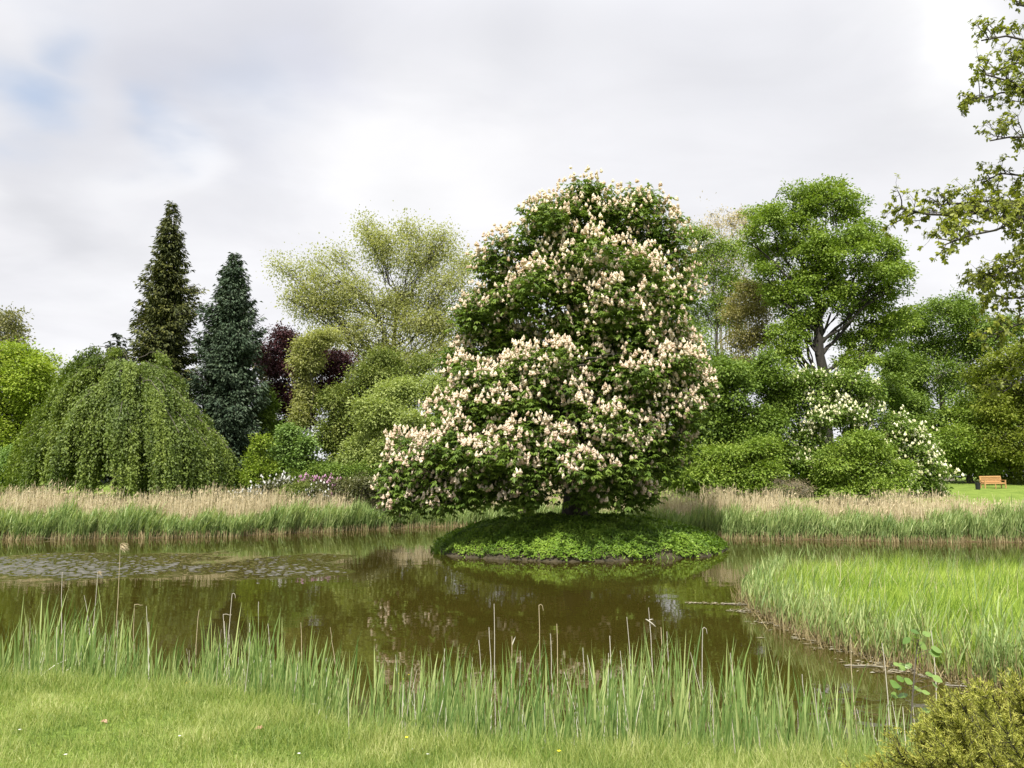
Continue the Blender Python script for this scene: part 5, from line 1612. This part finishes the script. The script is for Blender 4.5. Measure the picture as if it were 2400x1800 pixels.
# ------------------------------------------------------------------ feathery conifer in the corner
def juniper():
    rng = np.random.default_rng(107)
    Yj = 3.9
    bx = P(2560, 1900, Yj)[0]
    base = np.array([bx, Yj, float(ground_z(bx, Yj)) - .03])
    root = empty('juniper_bush', base, 'feathery golden-green juniper bush in the near right corner', 'bush')
    mbw, mbl = MB(), MB()
    T = []
    for _ in range(125):
        px = rng.uniform(1970, 2640)
        top = np.interp(px, [1960, 2050, 2074, 2134, 2166, 2199, 2248, 2291, 2335, 2373, 2400, 2700], [1830, 1776, 1752, 1722, 1690, 1645, 1610, 1606, 1618, 1592, 1575, 1500])
        py = top + 8 + rng.uniform(0, 1) ** 1.1 * (1900 - top)
        T.append(P(px, py, Yj + rng.normal(0, .32) - (py - top) * .0016))
    T = np.array(T)
    T = T[T[:, 2] > ground_z(T[:, 0], T[:, 1]) + .03]
    k = len(T)
    # branches start low along a sprawling stool right of the frame
    st = base + np.stack([np.clip((T[:, 0] - bx) * .45, -.45, .1) + rng.normal(0, .05, k), (T[:, 1] - Yj) * .5, .05 + .25 * (T[:, 2] - base[2])], 1)
    br = curve(st, T, np.array([0, 0, -.05]) + rng.normal(0, .02, (k, 3)), 9, rng, .006)
    ln = np.linalg.norm(T - st, axis=1)
    tubes(mbw, br, (.003 + .004 * ln)[:, None] * (1.2 - np.linspace(0, 1, 9)), 5)
    # side sprays
    ns = 60
    j = np.repeat(np.arange(k), ns)
    u = rng.uniform(.22, 1, len(j)) ** .8
    f = u * 8
    a0 = np.minimum(f.astype(int), 7)
    s0 = br[j, a0] * (1 - (f - a0))[:, None] + br[j, a0 + 1] * (f - a0)[:, None]
    ax = norm(br[j, np.minimum(a0 + 1, 8)] - br[j, a0] + 1e-9)
    ax = norm(ax + np.array([-.12, 0, .28]))
    dd = norm(ax + rng.normal(0, .42, (len(j), 3)))
    sl_ = rng.uniform(.06, .16, len(j)) * (1.2 - .5 * u)
    tubes(mbw, curve(s0, s0 + dd * sl_[:, None], rng.normal(0, .006, (len(j), 3)), 3, rng), np.array([[.0022, .0016, .0008]]) * np.ones((len(j), 1)), 3)
    nn_ = 36
    i = np.repeat(np.arange(len(j)), nn_)
    v = rng.uniform(.05, 1.02, len(i))
    b0 = s0[i] + dd[i] * (sl_[i] * v)[:, None]
    d = norm(dd[i] + rng.normal(0, .5, (len(i), 3)))
    st_ = rng.uniform(0, 1, len(j))
    diamonds(mbl, b0, d, norm(rng.normal(0, 1, (len(i), 3)) + UP * .7), rng.uniform(.012, .028, len(i)), rng.uniform(.0028, .005, len(i)), np.clip(.4 * st_[i] + rng.uniform(0, .4, len(i)) + .25 * (v - .3), 0, 1))
    mbl.obj('foliage', M['juniper'], root, origin=base)
    mbw.obj('branches', M['bark_dark'], root, origin=base, smooth=True)


M['juniper'] = leaf_mat('juniper_foliage', [(.09, .12, .018), (.185, .24, .04), (.30, .345, .085)], .25, .55, .3, .35, 2.0)
juniper()

# ------------------------------------------------------------------ bench and bin on the far lawn
def box(mb, c_, s, rz=0.0, rx=0.0, tint=.5, bev=.0):
    x, y, z = np.array(s) / 2
    v = np.array([[a * x, b_ * y, d * z] for d in (-1, 1) for a, b_ in ((-1, -1), (1, -1), (1, 1), (-1, 1))])
    cr, sr = math.cos(rx), math.sin(rx)
    v = v @ np.array([[1, 0, 0], [0, cr, sr], [0, -sr, cr]])
    cz, sz = math.cos(rz), math.sin(rz)
    v = v @ np.array([[cz, sz, 0], [-sz, cz, 0], [0, 0, 1]])
    mb.add(v + np.asarray(c_), [[3, 2, 1, 0], [4, 5, 6, 7], [0, 1, 5, 4], [1, 2, 6, 5], [2, 3, 7, 6], [3, 0, 4, 7]], tint)


def wood_mat(name, c0, c1):
    return bark_mat(name, c0, c1, 9, (1, 8, 8))


M['bench'] = wood_mat('varnished_bench_wood', (.38, .21, .08), (.52, .31, .13))
Yb = 60.0
bx = P(2329, 1150, Yb)[0]
bz = float(ground_z(bx, Yb))
bench = empty('park_bench', (bx, Yb, bz), 'orange-brown wooden park bench on the far lawn', 'bench')
bench.scale = (.94, .94, .94)
bench.rotation_euler = (0, R(-.8), R(6))
WB = 1.84
mb = MB()
for i in range(5):
    box(mb, (0, -.20 + i * .105, .45), (WB - .12, .085, .03))
mb.obj('seat', M['bench'], bench)
mb = MB()
box(mb, (0, .315, .95), (WB, .05, .09), 0, R(-9))
box(mb, (0, .262, .53), (WB - .14, .035, .07), 0, R(-9))
for i in range(19):
    box(mb, (-.80 + i * .0889, .287, .73), (.05, .022, .35), 0, R(-9))
mb.obj('backrest', M['bench'], bench)
for sx in (-1, 1):
    mb = MB()
    box(mb, (sx * (WB / 2 - .035), 0, .65), (.075, .56, .04))
    mb.obj('armrest', M['bench'], bench)
    mb = MB()
    box(mb, (sx * (WB / 2 - .035), -.24, .315), (.07, .07, .63))
    mb.obj('leg', M['bench'], bench)
    mb = MB()
    box(mb, (sx * (WB / 2 - .036), .265, .45), (.068, .07, .9), 0, R(-5))
    mb.obj('leg', M['bench'], bench)
    mb = MB()
    box(mb, (sx * (WB / 2 - .037), .01, .40), (.05, .44, .07))
    mb.obj('seat_rail', M['bench'], bench)
mb = MB()
box(mb, (.02, -.23, .21), (.06, .06, .42))
mb.obj('leg', M['bench'], bench)
mb = MB()
box(mb, (0, -.255, .40), (WB - .15, .03, .07))
mb.obj('apron', M['bench'], bench)

M['bin'] = bpy.data.materials.new('black_plastic')
M['bin'].use_nodes = True
M['bin'].node_tree.nodes['Principled BSDF'].inputs['Base Color'].default_value = (.012, .013, .015, 1)
M['bin'].node_tree.nodes['Principled BSDF'].inputs['Roughness'].default_value = .45
Yw = 58.6
wx = P(2292.5, 1150, Yw)[0]
wz = float(ground_z(wx, Yw))
wb = empty('litter_bin', (wx, Yw, wz), 'black tapered litter bin beside the wooden bench', 'bin')


def lathe(mb, prof, sides=20):
    a = np.arange(sides) * 2 * math.pi / sides
    pr = np.array(prof)
    v = np.stack([pr[:, 0][:, None] * np.cos(a), pr[:, 0][:, None] * np.sin(a), np.repeat(pr[:, 1][:, None], sides, 1)], -1)
    idx = np.arange(v.shape[0] * sides).reshape(v.shape[0], sides)
    nx_ = np.roll(idx, -1, 1)
    mb.add(v.reshape(-1, 3), np.stack([idx[:-1], nx_[:-1], nx_[1:], idx[1:]], -1).reshape(-1, 4), .5)


mb = MB()
lathe(mb, [(.001, 0), (.15, 0), (.155, .02), (.185, .46), (.165, .46), (.14, .05), (.001, .05)])
mb.obj('body', M['bin'], wb, smooth=False)
mb = MB()
lathe(mb, [(.187, .43), (.203, .43), (.205, .49), (.19, .50), (.16, .49), (.16, .462), (.187, .455)])
mb.obj('rim', M['bin'], wb, smooth=False)

# ------------------------------------------------------------------ odds and ends
rng = np.random.default_rng(108)
# stump and roots at the island's foot
for (px, py, s, lab) in [(1525, 1306, 1.0, 'dark weathered stump at the waterline of the island'), (1402, 1303, .55, 'small dark root stub at the island waterline left of the stump')]:
    c_ = PZ(px, py)
    mb = MB()
    for q_ in range(7 if s > .8 else 4):
        a = rng.uniform(0, 6.28)
        e = c_ + np.array([math.cos(a) * .35, math.sin(a) * .2, rng.uniform(.0, .3)]) * s
        tubes(mb, curve((c_ + [0, .1, -.1])[None], e[None], rng.normal(0, .05, (1, 3)) + [0, 0, .08 * s], 6, rng, .02), (np.array([.12, .12, .1, .08, .05, .02]) * s)[None], 7)
    tag(mb.obj('tree_stump', M['bark_dark'], origin=c_, smooth=True), lab, 'stump')

# floating litter
M['litter'] = leaf_mat('floating_litter', [(.10, .08, .04), (.2, .17, .10), (.42, .40, .34)], 0.0, .7, .2, .3, 3.0, gain=1.0)
mb = MB()
n = 420
e = rng.integers(0, 7, n)
f = rng.uniform(0, 1, n)[:, None]
pp = PEN[e] * (1 - f) + PEN[e + 1] * f
nrm2 = np.array([-.75, -.66])
pp = pp + nrm2 * rng.exponential(.22, (n, 1)) + rng.normal(0, .05, (n, 2))
ok = (poly_sd(pp[:, 0], pp[:, 1], PEN) < .0)
pp = pp[ok]
k = 140
tq = rng.uniform(0, 1, k)[:, None]
tipline = PZ(1600, 1413)[:2] * (1 - tq) + PZ(1765, 1417)[:2] * tq + rng.normal(0, .04, (k, 2)) * [1, 2]
pads = np.concatenate([PZ(px_, py_)[:2] + rng.normal(0, 1, (36, 2)) * [rx_, ry_] for px_, py_, rx_, ry_ in [(1985, 1520, .45, .1), (2020, 1559, .24, .07), (2085, 1574, .22, .06), (1730, 1432, .16, .12), (1800, 1460, .2, .1)]])
pp = np.concatenate([pp, tipline, pads])
n = len(pp)
a = rng.normal(0, .6, n)
d = np.stack([np.cos(a), np.sin(a), np.zeros(n)], 1)
diamonds(mb, np.c_[pp, rng.uniform(.006, .014, n)], d, np.tile(UP, (n, 1)), rng.uniform(.04, .2, n), rng.uniform(.015, .05, n), rng.uniform(0, .9, n))
tag(mb.obj('floating_litter', M['litter']), 'pale bits of reed and leaf floating along the edge of the meadow spit', 'plant litter', None, 'stuff')

for (a, b_, c_, d_, r_, lab) in [(1690, 1414, 1755, 1417, .012, 'thin pale stick afloat at the tip of the meadow spit'), (1980, 1560, 2060, 1562, .01, 'pale straight stick afloat below the meadow spit'), (2215, 1605, 2290, 1612, .012, 'brown stick lying in the water under the dark spit reeds')]:
    A, B = PZ(a, b_, .012), PZ(c_, d_, .012)
    mb = MB()
    tubes(mb, curve(A[None], B[None], np.array([[0, .02, 0]]), 6, rng, .004), np.linspace(r_, r_ * .5, 6)[None], 6)
    tag(mb.obj('stick', M['bark_pale'], origin=A, smooth=True), lab, 'stick')

# withered leaf, fallen leaves, flowers on the near bank
M['ochre'] = leaf_mat('withered_leaf', [(.32, .22, .03), (.45, .32, .05), (.5, .38, .09)], .3, .6, .2)
M['brown'] = leaf_mat('brown_leaf', [(.20, .11, .07), (.28, .17, .115), (.34, .23, .16)], .2, .7, .2)


def loose_leaf(px, py, L, W_, name, lab, mat, group=None, stand=0.1, cat='leaf'):
    p_ = on_ground(px, py) + [0, 0, stand]
    mb = MB()
    for q_ in range(3):
        a = rng.uniform(-.6, .6) + (math.pi if q_ == 1 else 0)
        d = norm(np.array([math.cos(a), -.2, rng.uniform(-.1, .45)]))
        sd = norm(np.cross(d, np.array([0, -.7, .7])))
        ribbons(mb, p_[None], d[None], L * rng.uniform(.6, 1), W_, (-UP * .4)[None], sd[None], rng.uniform(0, 1), 4, [.3, 1, .9, .6, .1])
    tag(mb.obj(name, mat, origin=p_), lab, cat, group)


loose_leaf(437, 1610, .13, .06, 'withered_leaf', 'ochre-yellow withered leaf caught in the near reeds', M['ochre'], None, .05)
loose_leaf(1042, 1690, .05, .035, 'withered_leaf', 'pinkish brown dead leaf stuck among the middle reeds', M['brown'], None, .06)
for px, py, lab in [(244, 1698, 'pinkish brown dead leaf lying on the lawn at the left'), (608, 1714, 'brown dead leaf lying at the foot of the reeds'), (190, 1620, 'pale dry leaf tuft at the edge of lawn and reeds')]:
    loose_leaf(px, py, .032, .022, 'fallen_leaf', lab, M['brown'], 'dead leaves on the near lawn', .02)
for px, py in [(152, 1790), (967, 1776), (1002, 1789), (700, 1790), (1360, 1758), (1475, 1770), (45, 1730), (420, 1745)]:
    p_ = on_ground(px, py) + [0, 0, .05]
    mb = MB()
    a = np.arange(9) * 2 * math.pi / 9
    d = norm(np.stack([np.cos(a), np.sin(a), np.full(9, .12)], 1))
    diamonds(mb, np.tile(p_, (9, 1)), d, np.tile(UP, (9, 1)), .011, .006, .8)
    o = tag(mb.obj('daisy', M['white_fl'], origin=p_), 'small white daisy in the near lawn', 'flower', 'daisies in the lawn')
for px, py in [(958, 1582), (945, 1592), (933, 1580), (1548, 1668), (1575, 1672), (953, 1730), (2125, 1716), (1310, 1762)]:
    p_ = on_ground(px, py + 60)
    p_ = P(px, py, p_[1])
    o = empty('buttercup', p_, 'small yellow buttercup among the near reeds', 'flower', 'buttercups on the bank')
    mb = MB()
    a = np.arange(5) * 2 * math.pi / 5
    diamonds(mb, np.tile(p_, (5, 1)), norm(np.stack([np.cos(a), np.sin(a), np.full(5, .6)], 1)), np.tile(UP, (5, 1)), .014, .013, .9)
    mb.obj('petals', M['butter'] if 'butter' in M else M.setdefault('butter', leaf_mat('buttercup_petal', [(.6, .42, .01), (.75, .55, .02)], .2, .4, .4)), o, origin=p_)
    mb = MB()
    g_ = np.array([p_[0] + .01, p_[1], max(float(ground_z(p_[0], p_[1])), 0)])
    tubes(mb, curve(g_[None], p_[None], np.array([[.01, 0, 0]]), 5, rng), np.full((1, 5), .0016), 4)
    mb.obj('stem', M['bank_grass'], o, origin=p_)
